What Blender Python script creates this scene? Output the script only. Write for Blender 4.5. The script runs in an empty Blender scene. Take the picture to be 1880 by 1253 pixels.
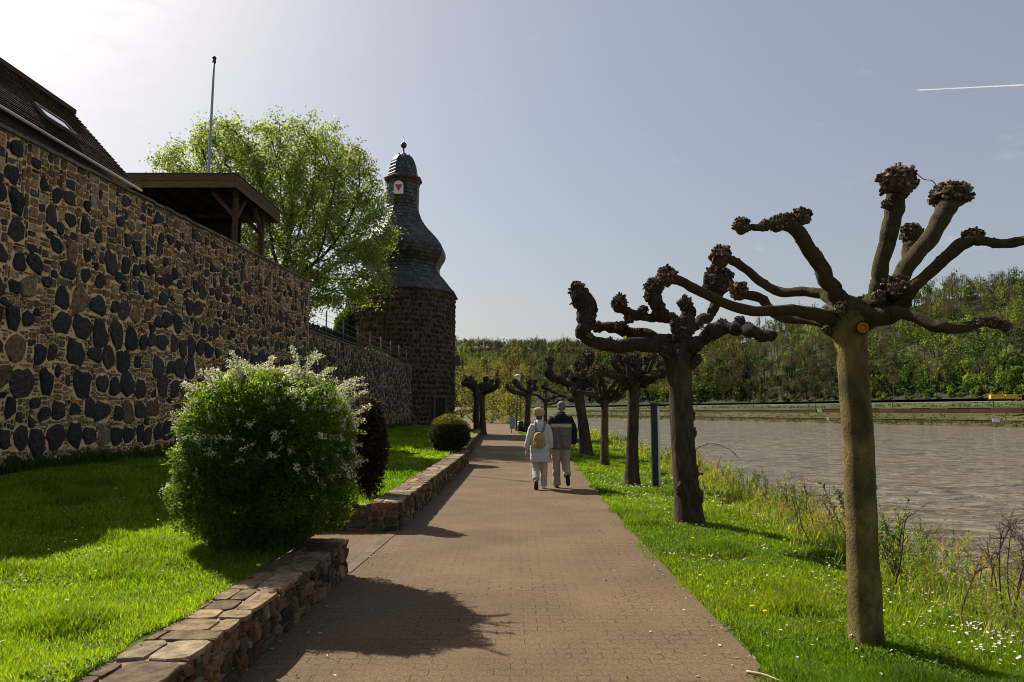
import bpy, bmesh, math, random
import numpy as np
from mathutils import Vector, Matrix

# ------------------------------------------------------------------ camera, sky, sun, exposure
SC = bpy.context.scene
COL = SC.collection
R_ = math.radians
F_PX, CX, CY, EYE, PITCH = 1330.0, 940.0, 626.5, 1.6, R_(5.54)
cam = bpy.data.cameras.new('camera'); camo = bpy.data.objects.new('camera', cam); COL.objects.link(camo)
cam.lens = 36 * F_PX / 1880; cam.sensor_width = 36; cam.clip_start = .05; cam.clip_end = 20000
camo.location = (0, 0, EYE); camo.rotation_euler = (R_(90) + PITCH, 0, 0)
SC.camera = camo
SUN_EL, SUN_AZ = R_(42), R_(-45)        # azimuth measured from +Y towards +X

world = bpy.data.worlds.new('World'); SC.world = world; world.use_nodes = True
def sky_nodes():
    nt = world.node_tree; N = nt.nodes; L = nt.links
    s = N.new('ShaderNodeTexSky'); s.sky_type = 'NISHITA'; s.sun_disc = False
    s.sun_elevation = SUN_EL; s.sun_rotation = SUN_AZ
    s.air_density = 1.15; s.dust_density = 2.3; s.ozone_density = 1.0
    tc = N.new('ShaderNodeTexCoord')
    # thin cirrus as part of the sky itself
    mp = N.new('ShaderNodeMapping'); mp.inputs['Scale'].default_value = (5, 5, 16)
    nz = N.new('ShaderNodeTexNoise'); nz.inputs['Scale'].default_value = 1.3; nz.inputs['Detail'].default_value = 7; nz.inputs['Roughness'].default_value = .62
    rp = N.new('ShaderNodeValToRGB'); rp.color_ramp.elements[0].position = .63; rp.color_ramp.elements[1].position = .90
    rp.color_ramp.elements[0].color = (0, 0, 0, 1); rp.color_ramp.elements[1].color = (.55, .55, .55, 1)
    L.new(tc.outputs['Generated'], mp.inputs[0]); L.new(mp.outputs[0], nz.inputs['Vector']); L.new(nz.outputs[0], rp.inputs[0])
    nz.inputs['Scale'].default_value = 3.6
    nrm = N.new('ShaderNodeVectorMath'); nrm.operation = 'NORMALIZE'; L.new(tc.outputs['Generated'], nrm.inputs[0]); tot = None
    for (az, el, rad, gain) in ((-24.6, 29.5, 3.4, 1.0), (32.4, 11.2, 1.7, .42), (35.2, 17.2, 1.6, .22), (19.2, 12.4, .6, .25), (-30, 18.5, 6, .4), (-27, 25, 7, .5)):
        d = (math.sin(R_(az)) * math.cos(R_(el)), math.cos(R_(az)) * math.cos(R_(el)), math.sin(R_(el)))
        dt = N.new('ShaderNodeVectorMath'); dt.operation = 'DOT_PRODUCT'; dt.inputs[1].default_value = d; L.new(nrm.outputs[0], dt.inputs[0])
        mr = N.new('ShaderNodeMapRange'); mr.interpolation_type = 'SMOOTHSTEP'; mr.inputs[1].default_value = math.cos(R_(rad)); mr.inputs[2].default_value = math.cos(R_(rad * .25)); mr.inputs[4].default_value = gain; L.new(dt.outputs['Value'], mr.inputs[0])
        if tot is None: tot = mr.outputs[0]
        else:
            ad = N.new('ShaderNodeMath'); ad.operation = 'MAXIMUM'; L.new(tot, ad.inputs[0]); L.new(mr.outputs[0], ad.inputs[1]); tot = ad.outputs[0]
    nr2 = N.new('ShaderNodeMapRange'); nr2.inputs[1].default_value = .46; nr2.inputs[2].default_value = .74; L.new(nz.outputs[0], nr2.inputs[0])
    pm = N.new('ShaderNodeMath'); pm.operation = 'MULTIPLY'; L.new(tot, pm.inputs[0]); L.new(nr2.outputs[0], pm.inputs[1])
    sm = N.new('ShaderNodeMath'); sm.operation = 'MULTIPLY_ADD'; sm.use_clamp = True; sm.inputs[1].default_value = .25; L.new(rp.outputs[0], sm.inputs[0]); L.new(pm.outputs[0], sm.inputs[2])
    veil = N.new('ShaderNodeMixRGB'); veil.inputs[0].default_value = .33; veil.inputs[2].default_value = (5.7, 5.4, 5.75, 1)
    mx = N.new('ShaderNodeMixRGB'); mx.inputs[2].default_value = (8.2, 8.0, 8.2, 1)
    L.new(s.outputs[0], veil.inputs[1]); L.new(veil.outputs[0], mx.inputs[1]); L.new(sm.outputs[0], mx.inputs[0])
    bg = N['Background']; bg.inputs[1].default_value = .058
    L.new(mx.outputs[0], bg.inputs[0])
sky_nodes()
sun = bpy.data.lights.new('sun', 'SUN'); sun.energy = 5.0; sun.angle = R_(.53); sun.color = (1, .93, .82)
suno = bpy.data.objects.new('sun', sun); COL.objects.link(suno)
SUN_DIR = Vector((math.sin(SUN_AZ) * math.cos(SUN_EL), math.cos(SUN_AZ) * math.cos(SUN_EL), math.sin(SUN_EL)))
suno.rotation_euler = SUN_DIR.to_track_quat('Z', 'Y').to_euler(); suno.location = (-40, 40, 60)
SC.view_settings.view_transform = 'Standard'; SC.view_settings.look = 'None'
SC.view_settings.gamma = 1; SC.view_settings.exposure = .79
SC.render.film_transparent = False; SC.cycles.pixel_filter_type = 'BLACKMAN_HARRIS'; SC.cycles.filter_width = 1.0
SC.cycles.max_bounces = 6; SC.cycles.diffuse_bounces = 3; SC.cycles.transmission_bounces = 4; SC.cycles.transparent_max_bounces = 6

# ------------------------------------------------------------------ helpers
rng = np.random.default_rng(11)
cp, sp = math.cos(PITCH), math.sin(PITCH)
def P(px, py, d):
    """the world point on the sight line of a measured photo pixel at depth Y=d"""
    u = (px - CX) / F_PX; v = (CY - py) / F_PX
    s = d / (cp - sp * v)
    return np.array((u * s, d, EYE + (sp + cp * v) * s))

def hash3(i, j, k, s=0):
    h = (i.astype(np.int64) * 374761393 + j.astype(np.int64) * 668265263 + k.astype(np.int64) * 2147483647 + s * 1274126177) & 0xffffffff
    h = ((h ^ (h >> 13)) * 1274126177) & 0xffffffff
    h = h ^ (h >> 16)
    return (h & 0xffffff) / float(0xffffff)
def vnoise(p, s=0):
    p = np.asarray(p, float); f = np.floor(p); t = p - f; t = t * t * (3 - 2 * t)
    i, j, k = f[..., 0].astype(int), f[..., 1].astype(int), f[..., 2].astype(int)
    r = 0
    for a in (0, 1):
        for b in (0, 1):
            for c in (0, 1):
                w = (t[..., 0] if a else 1 - t[..., 0]) * (t[..., 1] if b else 1 - t[..., 1]) * (t[..., 2] if c else 1 - t[..., 2])
                r = r + w * hash3(i + a, j + b, k + c, s)
    return r * 2 - 1
def fbm(p, o=3, s=0):
    p = np.asarray(p, float); r = 0; a = 1; q = 0
    for n in range(o):
        r = r + a * vnoise(p * 2 ** n + 17.3 * n, s + n); q += a; a *= .5
    return r / q
def unit(v):
    v = np.asarray(v, float); return v / np.maximum(np.linalg.norm(v, axis=-1, keepdims=True), 1e-9)
def rdir(n, r=rng):
    return unit(r.normal(size=(n, 3)))

class Geo:
    def __init__(s): s.V = []; s.F = []; s.C = []; s.U = []; s.n = 0
    def add(s, V, F, col=None, uv=None):
        V = np.asarray(V, float); 
        if col is None: col = np.ones((len(V), 3))
        col = np.asarray(col, float)
        if col.ndim == 1: col = np.repeat(col[None], len(V), 0)
        s.V.append(V); s.C.append(col); s.U.append(np.zeros((len(V), 3)) if uv is None else np.asarray(uv, float))
        for f in (F if isinstance(F, (list, tuple)) else [F]):
            f = np.asarray(f, int)
            if f.size: s.F.append(f + s.n)
        s.n += len(V)
        return s
    def build(s, name, mat, parent=None, smooth=False, uvw=False):
        V = np.concatenate(s.V); C = np.concatenate(s.C)
        if parent is not None:
            q = parent
            while q is not None: V = V - np.array(q.location); q = q.parent
        me = bpy.data.meshes.new(name)
        me.vertices.add(len(V)); me.vertices.foreach_set('co', V.astype(np.float32).ravel())
        lens = np.concatenate([np.full(len(f), f.shape[1]) for f in s.F]); loops = np.concatenate([f.ravel() for f in s.F])
        me.loops.add(len(loops)); me.loops.foreach_set('vertex_index', loops.astype(np.int32))
        me.polygons.add(len(lens)); st = np.concatenate(([0], np.cumsum(lens)[:-1]))
        me.polygons.foreach_set('loop_start', st.astype(np.int32)); me.polygons.foreach_set('loop_total', lens.astype(np.int32))
        me.polygons.foreach_set('use_smooth', np.full(len(lens), smooth, bool))
        me.update(calc_edges=True)
        at = me.color_attributes.new('Col', 'FLOAT_COLOR', 'POINT')
        at.data.foreach_set('color', np.concatenate((C, np.ones((len(C), 1))), 1).astype(np.float32).ravel())
        if uvw:
            av = me.attributes.new('uvw', 'FLOAT_VECTOR', 'POINT'); av.data.foreach_set('vector', np.concatenate(s.U).astype(np.float32).ravel())
        me.materials.append(mat)
        o = bpy.data.objects.new(name, me); COL.objects.link(o)
        if parent is not None: o.parent = parent
        return o

def tag(o, label=None, cat=None, group=None, kind=None):
    if label: o['label'] = label
    if cat: o['category'] = cat
    if group: o['group'] = group
    if kind: o['kind'] = kind
    return o
def empty(name, loc, label=None, cat=None, group=None):
    o = bpy.data.objects.new(name, None); COL.objects.link(o); o.location = tuple(float(c) for c in loc); o.empty_display_size = .2
    return tag(o, label, cat, group)

def spline(pts, n):
    """Catmull-Rom through the rows of pts (any width), n samples"""
    p = np.asarray(pts, float)
    if len(p) == 2: return p[0] + (p[1] - p[0]) * np.linspace(0, 1, n)[:, None]
    q = np.concatenate(([2 * p[0] - p[1]], p, [2 * p[-1] - p[-2]]))
    t = np.linspace(0, len(p) - 1 - 1e-6, n); i = t.astype(int); t = (t - i)[:, None]
    a, b, c, d = q[i], q[i + 1], q[i + 2], q[i + 3]
    return .5 * (2 * b + (c - a) * t + (2 * a - 5 * b + 4 * c - d) * t * t + (3 * b - a - 3 * c + d) * t ** 3)
def frames(Pn):
    T = unit(np.gradient(Pn, axis=0)); u = np.cross(T[0], (0, 0, 1.))
    if np.linalg.norm(u) < 1e-3: u = np.cross(T[0], (0, 1., 0))
    U = []
    for t in T:
        u = u - t * np.dot(u, t); u = u / max(np.linalg.norm(u), 1e-9); U.append(u)
    U = np.array(U); return T, U, np.cross(T, U)
def tube(Pn, R, seg=10, bump=0, bscale=3., cap=True, seed=0, R2=None):
    Pn = np.asarray(Pn, float); n = len(Pn); R = np.broadcast_to(np.asarray(R, float), (n,)); R2 = R if R2 is None else np.broadcast_to(np.asarray(R2, float), (n,))
    T, U, W = frames(Pn); a = np.linspace(0, 2 * math.pi, seg, endpoint=False)
    ring = U[:, None] * np.cos(a)[None, :, None] * R[:, None, None] + W[:, None] * np.sin(a)[None, :, None] * R2[:, None, None]
    V = Pn[:, None] + ring
    if bump: V = Pn[:, None] + ring * (1 + bump * fbm(V * bscale, 3, seed))[..., None]
    V = V.reshape(-1, 3); i = np.arange(n - 1)[:, None] * seg; j = np.arange(seg)[None]; k = (j + 1) % seg
    Q = np.stack((i + j, i + k, i + seg + k, i + seg + j), -1).reshape(-1, 4)
    F = [Q]
    if cap:
        m = len(V); V = np.concatenate((V, [Pn[0] - T[0] * R[0] * .3, Pn[-1] + T[-1] * R[-1] * .3])); jj = np.arange(seg); kk = (jj + 1) % seg; b = (n - 1) * seg
        F += [np.stack((np.full(seg, m), kk, jj), -1), np.stack((np.full(seg, m + 1), b + jj, b + kk), -1)]
    return V, F
def frusta(A, B, ra, rb, seg=4):
    """many independent tapered sticks at once"""
    A = np.asarray(A, float); B = np.asarray(B, float); n = len(A); t = unit(B - A)
    h = np.where(np.abs(t[:, 2:]) > .9, np.array([[1., 0, 0]]), np.array([[0, 0, 1.]])); u = unit(np.cross(t, h)); w = np.cross(t, u)
    a = np.linspace(0, 2 * math.pi, seg, endpoint=False); c = (u[:, None] * np.cos(a)[None, :, None] + w[:, None] * np.sin(a)[None, :, None])
    ra = np.broadcast_to(np.asarray(ra, float), (n,)); rb = np.broadcast_to(np.asarray(rb, float), (n,))
    V = np.concatenate((A[:, None] + c * ra[:, None, None], B[:, None] + c * rb[:, None, None]), 1).reshape(-1, 3)
    o = np.arange(n)[:, None] * 2 * seg; j = np.arange(seg)[None]; k = (j + 1) % seg
    F = [np.stack((o + j, o + k, o + seg + k, o + seg + j), -1).reshape(-1, 4), (o + seg + j)[:, :]]
    return V, F
def leaves(C, D, S, L, W, fold=.0):
    """rhombic leaves: base C, direction D, side S, length L, width W"""
    n = len(C); L = np.broadcast_to(L, (n,))[:, None]; W = np.broadcast_to(W, (n,))[:, None]
    D = unit(D); S = unit(S - D * (S * D).sum(-1, keepdims=True)); N = np.cross(D, S)
    V = np.stack((C, C + D * L * .5 + S * W * .5 + N * L * fold, C + D * L, C + D * L * .5 - S * W * .5 + N * L * fold), 1).reshape(-1, 3)
    return V, np.arange(n * 4).reshape(n, 4)
def box(c, s, rot=0):
    c = np.asarray(c, float); h = np.asarray(s, float) / 2
    V = np.array([(x, y, z) for z in (-1, 1) for y in (-1, 1) for x in (-1, 1)]) * h
    if rot: cr, sr = math.cos(rot), math.sin(rot); V = np.stack((V[:, 0] * cr - V[:, 1] * sr, V[:, 0] * sr + V[:, 1] * cr, V[:, 2]), 1)
    return V + c, np.array([(0, 2, 3, 1), (4, 5, 7, 6), (0, 1, 5, 4), (2, 6, 7, 3), (0, 4, 6, 2), (1, 3, 7, 5)])
def bar(a, b, w, h, up=(0, 0, 1)):
    a = np.asarray(a, float); b = np.asarray(b, float); t = unit(b - a); u = np.cross(t, up); u = unit(u) * w / 2; v = np.cross(unit(u), t) * h / 2
    V = np.array([a - u - v, a + u - v, a + u + v, a - u + v, b - u - v, b + u - v, b + u + v, b - u + v])
    return V, np.array([(0, 3, 2, 1), (4, 5, 6, 7), (0, 1, 5, 4), (1, 2, 6, 5), (2, 3, 7, 6), (3, 0, 4, 7)])
_ico = {}
def ico(sub):
    if sub not in _ico:
        bm = bmesh.new(); bmesh.ops.create_icosphere(bm, subdivisions=sub, radius=1)
        _ico[sub] = (np.array([v.co[:] for v in bm.verts]), np.array([[v.index for v in f.verts] for f in bm.faces])); bm.free()
    return _ico[sub]
def lathe(prof, c, seg=24, rot=0.):
    """prof rows (r, z); returns quads around a vertical axis"""
    p = np.asarray(prof, float); a = rot + np.linspace(0, 2 * math.pi, seg, endpoint=False)
    V = np.stack((p[:, None, 0] * np.cos(a), p[:, None, 0] * np.sin(a), np.repeat(p[:, 1:2], seg, 1)), -1).reshape(-1, 3) + np.asarray(c, float)
    i = np.arange(len(p) - 1)[:, None] * seg; j = np.arange(seg)[None]; k = (j + 1) % seg
    return V, np.stack((i + j, i + k, i + seg + k, i + seg + j), -1).reshape(-1, 4)
def bevelled(o, w=.004, seg=2):
    m = o.modifiers.new('bevel', 'BEVEL'); m.width = w; m.segments = seg; m.limit_method = 'ANGLE'; return o

# ------------------------------------------------------------------ materials
def mk(name, rgb=(1, 1, 1), rough=.8, nscale=0, namt=0, ndetail=5, bscale=0, bstr=0, bdist=.01, trans=0, tcol=None, spec=.3, stretch=(1, 1, 1), sheen=0, metal=0, blotch=None):
    m = bpy.data.materials.new(name); m.use_nodes = True; nt = m.node_tree; N = nt.nodes; L = nt.links
    b = N['Principled BSDF']; b.inputs['Roughness'].default_value = rough; b.inputs['Specular IOR Level'].default_value = spec; b.inputs['Metallic'].default_value = metal
    at = N.new('ShaderNodeVertexColor'); at.layer_name = 'Col'
    mu = N.new('ShaderNodeMixRGB'); mu.blend_type = 'MULTIPLY'; mu.inputs[0].default_value = 1; mu.inputs[2].default_value = (*rgb, 1)
    L.new(at.outputs[0], mu.inputs[1]); out = mu.outputs[0]
    tc = N.new('ShaderNodeTexCoord'); mp = N.new('ShaderNodeMapping'); mp.inputs['Scale'].default_value = stretch; L.new(tc.outputs['Object'], mp.inputs[0])
    if nscale:
        nz = N.new('ShaderNodeTexNoise'); nz.inputs['Scale'].default_value = nscale; nz.inputs['Detail'].default_value = ndetail; nz.inputs['Roughness'].default_value = .65; L.new(mp.outputs[0], nz.inputs['Vector'])
        mr = N.new('ShaderNodeMapRange'); mr.inputs[1].default_value = .3; mr.inputs[2].default_value = .7; mr.inputs[3].default_value = 1 - namt; mr.inputs[4].default_value = 1 + namt
        L.new(nz.outputs[0], mr.inputs[0])
        m2 = N.new('ShaderNodeMixRGB'); m2.blend_type = 'MULTIPLY'; m2.inputs[0].default_value = 1; L.new(out, m2.inputs[1]); L.new(mr.outputs[0], m2.inputs[2]); out = m2.outputs[0]
    if blotch:      # (rgb, scale, lo, hi): a second natural colour in patches, as lichen or moss
        nz = N.new('ShaderNodeTexNoise'); nz.inputs['Scale'].default_value = blotch[1]; nz.inputs['Detail'].default_value = 6; L.new(mp.outputs[0], nz.inputs['Vector'])
        mr = N.new('ShaderNodeMapRange'); mr.inputs[1].default_value = blotch[2]; mr.inputs[2].default_value = blotch[3]; L.new(nz.outputs[0], mr.inputs[0])
        m2 = N.new('ShaderNodeMixRGB'); m2.inputs[2].default_value = (*blotch[0], 1); L.new(mr.outputs[0], m2.inputs[0]); L.new(out, m2.inputs[1]); out = m2.outputs[0]
    L.new(out, b.inputs['Base Color'])
    if bscale:
        nz = N.new('ShaderNodeTexNoise'); nz.inputs['Scale'].default_value = bscale; nz.inputs['Detail'].default_value = 6; nz.inputs['Roughness'].default_value = .7; L.new(mp.outputs[0], nz.inputs['Vector'])
        bp = N.new('ShaderNodeBump'); bp.inputs['Strength'].default_value = bstr; bp.inputs['Distance'].default_value = bdist; L.new(nz.outputs[0], bp.inputs['Height']); L.new(bp.outputs[0], b.inputs['Normal'])
    if trans:
        t = N.new('ShaderNodeBsdfTranslucent'); ms = N.new('ShaderNodeMixShader'); ms.inputs[0].default_value = trans
        tm = N.new('ShaderNodeMixRGB'); tm.blend_type = 'MULTIPLY'; tm.inputs[0].default_value = 1; tm.inputs[2].default_value = (*(tcol or (1, 1, 1)), 1); L.new(out, tm.inputs[1]); L.new(tm.outputs[0], t.inputs[0])
        L.new(b.outputs[0], ms.inputs[1]); L.new(t.outputs[0], ms.inputs[2]); L.new(ms.outputs[0], N['Material Output'].inputs[0])
    return m

M = dict(
    basalt=mk('wall_stone', rough=.65, nscale=13, namt=.8, bscale=24, bstr=1, bdist=.03, spec=.25),
    mortar=mk('mortar', (.70, .49, .26), .95, nscale=7, namt=.3, bscale=40, bstr=.8, bdist=.012, spec=.1),
    mortar_dark=mk('mortar_dark', (.25, .175, .10), .95, nscale=5, namt=.4, bscale=20, bstr=.8, bdist=.02, spec=.1),
    rubble=mk('rubble_stone', rough=.85, nscale=14, namt=.4, bscale=40, bstr=.9, bdist=.012, spec=.2, blotch=((.03, .04, .012), 5, .55, .75)),
    cap=mk('flagstone', rough=.9, nscale=12, namt=.6, bscale=35, bstr=.8, bdist=.01, spec=.15, blotch=((.11, .085, .03), 4, .55, .8)),
    bark=mk('plane_bark', rough=.85, nscale=18, namt=.5, ndetail=8, bscale=52, bstr=1, bdist=.035, spec=.12, stretch=(1, 1, .7), blotch=((.075, .056, .024), 4.5, .48, .64)),
    bark_rough=mk('furrowed_bark', rough=.95, nscale=14, namt=.5, bscale=16, bstr=1, bdist=.05, spec=.08, stretch=(1.6, 1.6, .3)),
    burr=mk('burr_wood', rough=.95, nscale=25, namt=.45, bscale=45, bstr=.8, bdist=.01, spec=.08),
    twig=mk('twig', rough=.95, spec=.08, nscale=3, namt=.3),
    grass=mk('grass_blade', rough=.5, spec=.22, trans=.55, tcol=(2.1, 2.1, .7)),
    soil=mk('soil', (.07, .095, .014), .95, nscale=3, namt=.5, bscale=20, bstr=.8, bdist=.03, spec=.1),
    leaf_lime=mk('lime_leaf', rough=.5, spec=.25, trans=.6, tcol=(1.5, 1.45, .6)),
    leaf=mk('leaf', rough=.5, spec=.3, trans=.42, tcol=(1.35, 1.4, .6)),
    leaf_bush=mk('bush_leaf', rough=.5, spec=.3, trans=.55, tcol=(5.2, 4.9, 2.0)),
    petal=mk('petal', rough=.7, spec=.2, trans=.35),
    forest=mk('forest_leaf', rough=.75, spec=.1, trans=.3, tcol=(1.2, 1.25, .6)),
    slate=None, tile=None,
    wood=mk('weathered_wood', rough=.85, nscale=9, namt=.45, bscale=20, bstr=.7, bdist=.01, spec=.15, stretch=(.3, 3, 3), blotch=((.075, .07, .02), 3, .55, .75)),
    wood_dark=mk('shaded_wood', rough=.85, nscale=9, namt=.4, bscale=20, bstr=.6, bdist=.01, spec=.12, stretch=(.3, 3, 3)),  # shelter underside and inner boards: shade is put into their vertex colours
    paint=mk('paint', rough=.45, spec=.4, nscale=12, namt=.1),
    metal=mk('metal', rough=.35, spec=.5, metal=.8, nscale=15, namt=.12),
    cloth=mk('cloth', rough=.9, spec=.12, nscale=60, namt=.12, bscale=14, bstr=.8, bdist=.02),
    skin=mk('skin', rough=.6, spec=.3, nscale=30, namt=.06),
    hair=mk('hair', rough=.7, spec=.2, nscale=80, namt=.3, bscale=90, bstr=.8, bdist=.006),
    plain=mk('matte', rough=.9, spec=.15, nscale=4, namt=.18, bscale=12, bstr=.4, bdist=.02),
    terrain=mk('terrain_surface', rough=.95, spec=.1, nscale=.35, namt=.4, bscale=1.5, bstr=.8, bdist=.3),
)
def slate_mat(name, w, h, c1, c2, gap, rough, spec):
    m = bpy.data.materials.new(name); m.use_nodes = True; N = m.node_tree.nodes; L = m.node_tree.links; b = N['Principled BSDF']
    at = N.new('ShaderNodeAttribute'); at.attribute_name = 'uvw'
    nz0 = N.new('ShaderNodeTexNoise'); nz0.inputs['Scale'].default_value = 6; L.new(at.outputs['Vector'], nz0.inputs['Vector'])
    mxv = N.new('ShaderNodeMixRGB'); mxv.blend_type = 'LINEAR_LIGHT'; mxv.inputs[0].default_value = .018; L.new(at.outputs['Vector'], mxv.inputs[1]); L.new(nz0.outputs['Color'], mxv.inputs[2])
    br = N.new('ShaderNodeTexBrick'); br.inputs['Scale'].default_value = 1; br.inputs['Brick Width'].default_value = w; br.inputs['Row Height'].default_value = h
    br.inputs['Mortar Size'].default_value = h * .10; br.inputs['Mortar Smooth'].default_value = .4; br.inputs['Color1'].default_value = (*c1, 1); br.inputs['Color2'].default_value = (*c2, 1); br.inputs['Mortar'].default_value = (*gap, 1)
    L.new(mxv.outputs[0], br.inputs['Vector'])
    nz = N.new('ShaderNodeTexNoise'); nz.inputs['Scale'].default_value = 1.7; nz.inputs['Detail'].default_value = 7; L.new(at.outputs['Vector'], nz.inputs['Vector'])
    mr = N.new('ShaderNodeMapRange'); mr.inputs[1].default_value = .3; mr.inputs[2].default_value = .7; mr.inputs[3].default_value = .55; mr.inputs[4].default_value = 1.5; L.new(nz.outputs[0], mr.inputs[0])
    mu = N.new('ShaderNodeMixRGB'); mu.blend_type = 'MULTIPLY'; mu.inputs[0].default_value = 1; L.new(br.outputs[0], mu.inputs[1]); L.new(mr.outputs[0], mu.inputs[2]); L.new(mu.outputs[0], b.inputs['Base Color'])
    # each course leans outwards at its lower edge
    sx = N.new('ShaderNodeSeparateXYZ'); L.new(at.outputs['Vector'], sx.inputs[0])
    dv = N.new('ShaderNodeMath'); dv.operation = 'DIVIDE'; dv.inputs[1].default_value = h; L.new(sx.outputs[1], dv.inputs[0])
    fr = N.new('ShaderNodeMath'); fr.operation = 'FRACT'; L.new(dv.outputs[0], fr.inputs[0])
    sb = N.new('ShaderNodeMath'); sb.operation = 'SUBTRACT'; L.new(br.outputs['Fac'], sb.inputs[1]); L.new(fr.outputs[0], sb.inputs[0]); 
    ng = N.new('ShaderNodeMath'); ng.operation = 'MULTIPLY_ADD'; ng.inputs[1].default_value = -1; ng.inputs[2].default_value = 0; L.new(fr.outputs[0], ng.inputs[0])
    s2 = N.new('ShaderNodeMath'); s2.operation = 'SUBTRACT'; L.new(ng.outputs[0], s2.inputs[0]); L.new(br.outputs['Fac'], s2.inputs[1])
    bp = N.new('ShaderNodeBump'); bp.inputs['Strength'].default_value = .8; bp.inputs['Distance'].default_value = h * .3; L.new(s2.outputs[0], bp.inputs['Height']); L.new(bp.outputs[0], b.inputs['Normal'])
    b.inputs['Roughness'].default_value = rough; b.inputs['Specular IOR Level'].default_value = spec
    return m
M['slate'] = slate_mat('slate_roofing', .36, .27, (.020, .020, .021), (.075, .075, .077), (.003, .003, .003), .46, .4)
M['tile'] = slate_mat('clay_tile_roofing', .17, .11, (.055, .034, .026), (.10, .062, .045), (.014, .009, .007), .85, .12)
M['cladding'] = slate_mat('slate_cladding', .16, .13, (.03, .035, .05), (.06, .068, .09), (.01, .01, .012), .4, .5)

def paving_mat():
    m = bpy.data.materials.new('block_paving'); m.use_nodes = True; N = m.node_tree.nodes; L = m.node_tree.links; b = N['Principled BSDF']
    tc = N.new('ShaderNodeTexCoord'); sx = N.new('ShaderNodeSeparateXYZ'); L.new(tc.outputs['Object'], sx.inputs[0])
    def mth(op, a, c=None, d=None):
        n = N.new('ShaderNodeMath'); n.operation = op
        for i, v in enumerate((a, c, d)):
            if v is None: continue
            if isinstance(v, (int, float)): n.inputs[i].default_value = v
            else: L.new(v, n.inputs[i])
        return n.outputs[0]
    # interlocking blocks: the long joints zigzag
    zig = mth('PINGPONG', sx.outputs[0], .05)
    wob = N.new('ShaderNodeTexNoise'); wob.inputs['Scale'].default_value = 5; wob.inputs['Detail'].default_value = 4; L.new(tc.outputs['Object'], wob.inputs['Vector'])
    y2 = mth('ADD', mth('MULTIPLY_ADD', zig, .62, sx.outputs[1]), mth('MULTIPLY', wob.outputs[0], .03))
    x2 = mth('MULTIPLY_ADD', wob.outputs[0], .02, sx.outputs[0])
    cb = N.new('ShaderNodeCombineXYZ'); L.new(x2, cb.inputs[0]); L.new(y2, cb.inputs[1])
    br = N.new('ShaderNodeTexBrick'); br.inputs['Scale'].default_value = 1; br.inputs['Brick Width'].default_value = .20; br.inputs['Row Height'].default_value = .10
    br.inputs['Mortar Size'].default_value = .0042; br.inputs['Mortar Smooth'].default_value = .6
    br.inputs['Color1'].default_value = (.121, .080, .045, 1); br.inputs['Color2'].default_value = (.128, .085, .048, 1); br.inputs['Mortar'].default_value = (.054, .035, .019, 1)
    L.new(cb.outputs[0], br.inputs['Vector'])
    # joints partly filled with sand
    n1 = N.new('ShaderNodeTexNoise'); n1.inputs['Scale'].default_value = 2.3; n1.inputs['Detail'].default_value = 5; L.new(tc.outputs['Object'], n1.inputs['Vector'])
    keep = N.new('ShaderNodeMapRange'); keep.inputs[1].default_value = .36; keep.inputs[2].default_value = .62; L.new(n1.outputs[0], keep.inputs[0])
    mj = N.new('ShaderNodeMixRGB'); mj.inputs[1].default_value = (.124, .082, .046, 1); L.new(keep.outputs[0], mj.inputs[0]); L.new(br.outputs[0], mj.inputs[2])
    n2 = N.new('ShaderNodeTexNoise'); n2.inputs['Scale'].default_value = 95; n2.inputs['Detail'].default_value = 3; n2.inputs['Roughness'].default_value = .8; L.new(tc.outputs['Object'], n2.inputs['Vector'])
    r2 = N.new('ShaderNodeMapRange'); r2.inputs[1].default_value = .3; r2.inputs[2].default_value = .7; r2.inputs[3].default_value = .42; r2.inputs[4].default_value = 1.58; L.new(n2.outputs[0], r2.inputs[0])
    n3 = N.new('ShaderNodeTexNoise'); n3.inputs['Scale'].default_value = .9; n3.inputs['Detail'].default_value = 6; L.new(tc.outputs['Object'], n3.inputs['Vector'])
    r3 = N.new('ShaderNodeMapRange'); r3.inputs[1].default_value = .3; r3.inputs[2].default_value = .7; r3.inputs[3].default_value = .82; r3.inputs[4].default_value = 1.2; L.new(n3.outputs[0], r3.inputs[0])
    # pale lichen dots
    vo = N.new('ShaderNodeTexVoronoi'); vo.inputs['Scale'].default_value = 5.5; L.new(tc.outputs['Object'], vo.inputs['Vector'])
    vr = N.new('ShaderNodeMapRange'); vr.inputs[1].default_value = .075; vr.inputs[2].default_value = .055; L.new(vo.outputs[0], vr.inputs[0])
    sel = mth('MULTIPLY', vr.outputs[0], mth('GREATER_THAN', n3.outputs[0], .53))
    o = mj.outputs[0]
    for r in (r2, r3):
        mu = N.new('ShaderNodeMixRGB'); mu.blend_type = 'MULTIPLY'; mu.inputs[0].default_value = 1; L.new(o, mu.inputs[1]); L.new(r.outputs[0], mu.inputs[2]); o = mu.outputs[0]
    ml = N.new('ShaderNodeMixRGB'); ml.inputs[2].default_value = (.175, .14, .095, 1); L.new(mth('MULTIPLY', sel, .6), ml.inputs[0]); L.new(o, ml.inputs[1])
    L.new(ml.outputs[0], b.inputs['Base Color']); b.inputs['Roughness'].default_value = .9; b.inputs['Specular IOR Level'].default_value = .15
    hh = mth('ADD', mth('MULTIPLY', mth('MULTIPLY', br.outputs['Fac'], keep.outputs[0]), -1.), mth('MULTIPLY', n2.outputs[0], .5))
    bp = N.new('ShaderNodeBump'); bp.inputs['Strength'].default_value = .8; bp.inputs['Distance'].default_value = .006; L.new(hh, bp.inputs['Height']); L.new(bp.outputs[0], b.inputs['Normal'])
    return m
M['paving'] = paving_mat()
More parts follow.
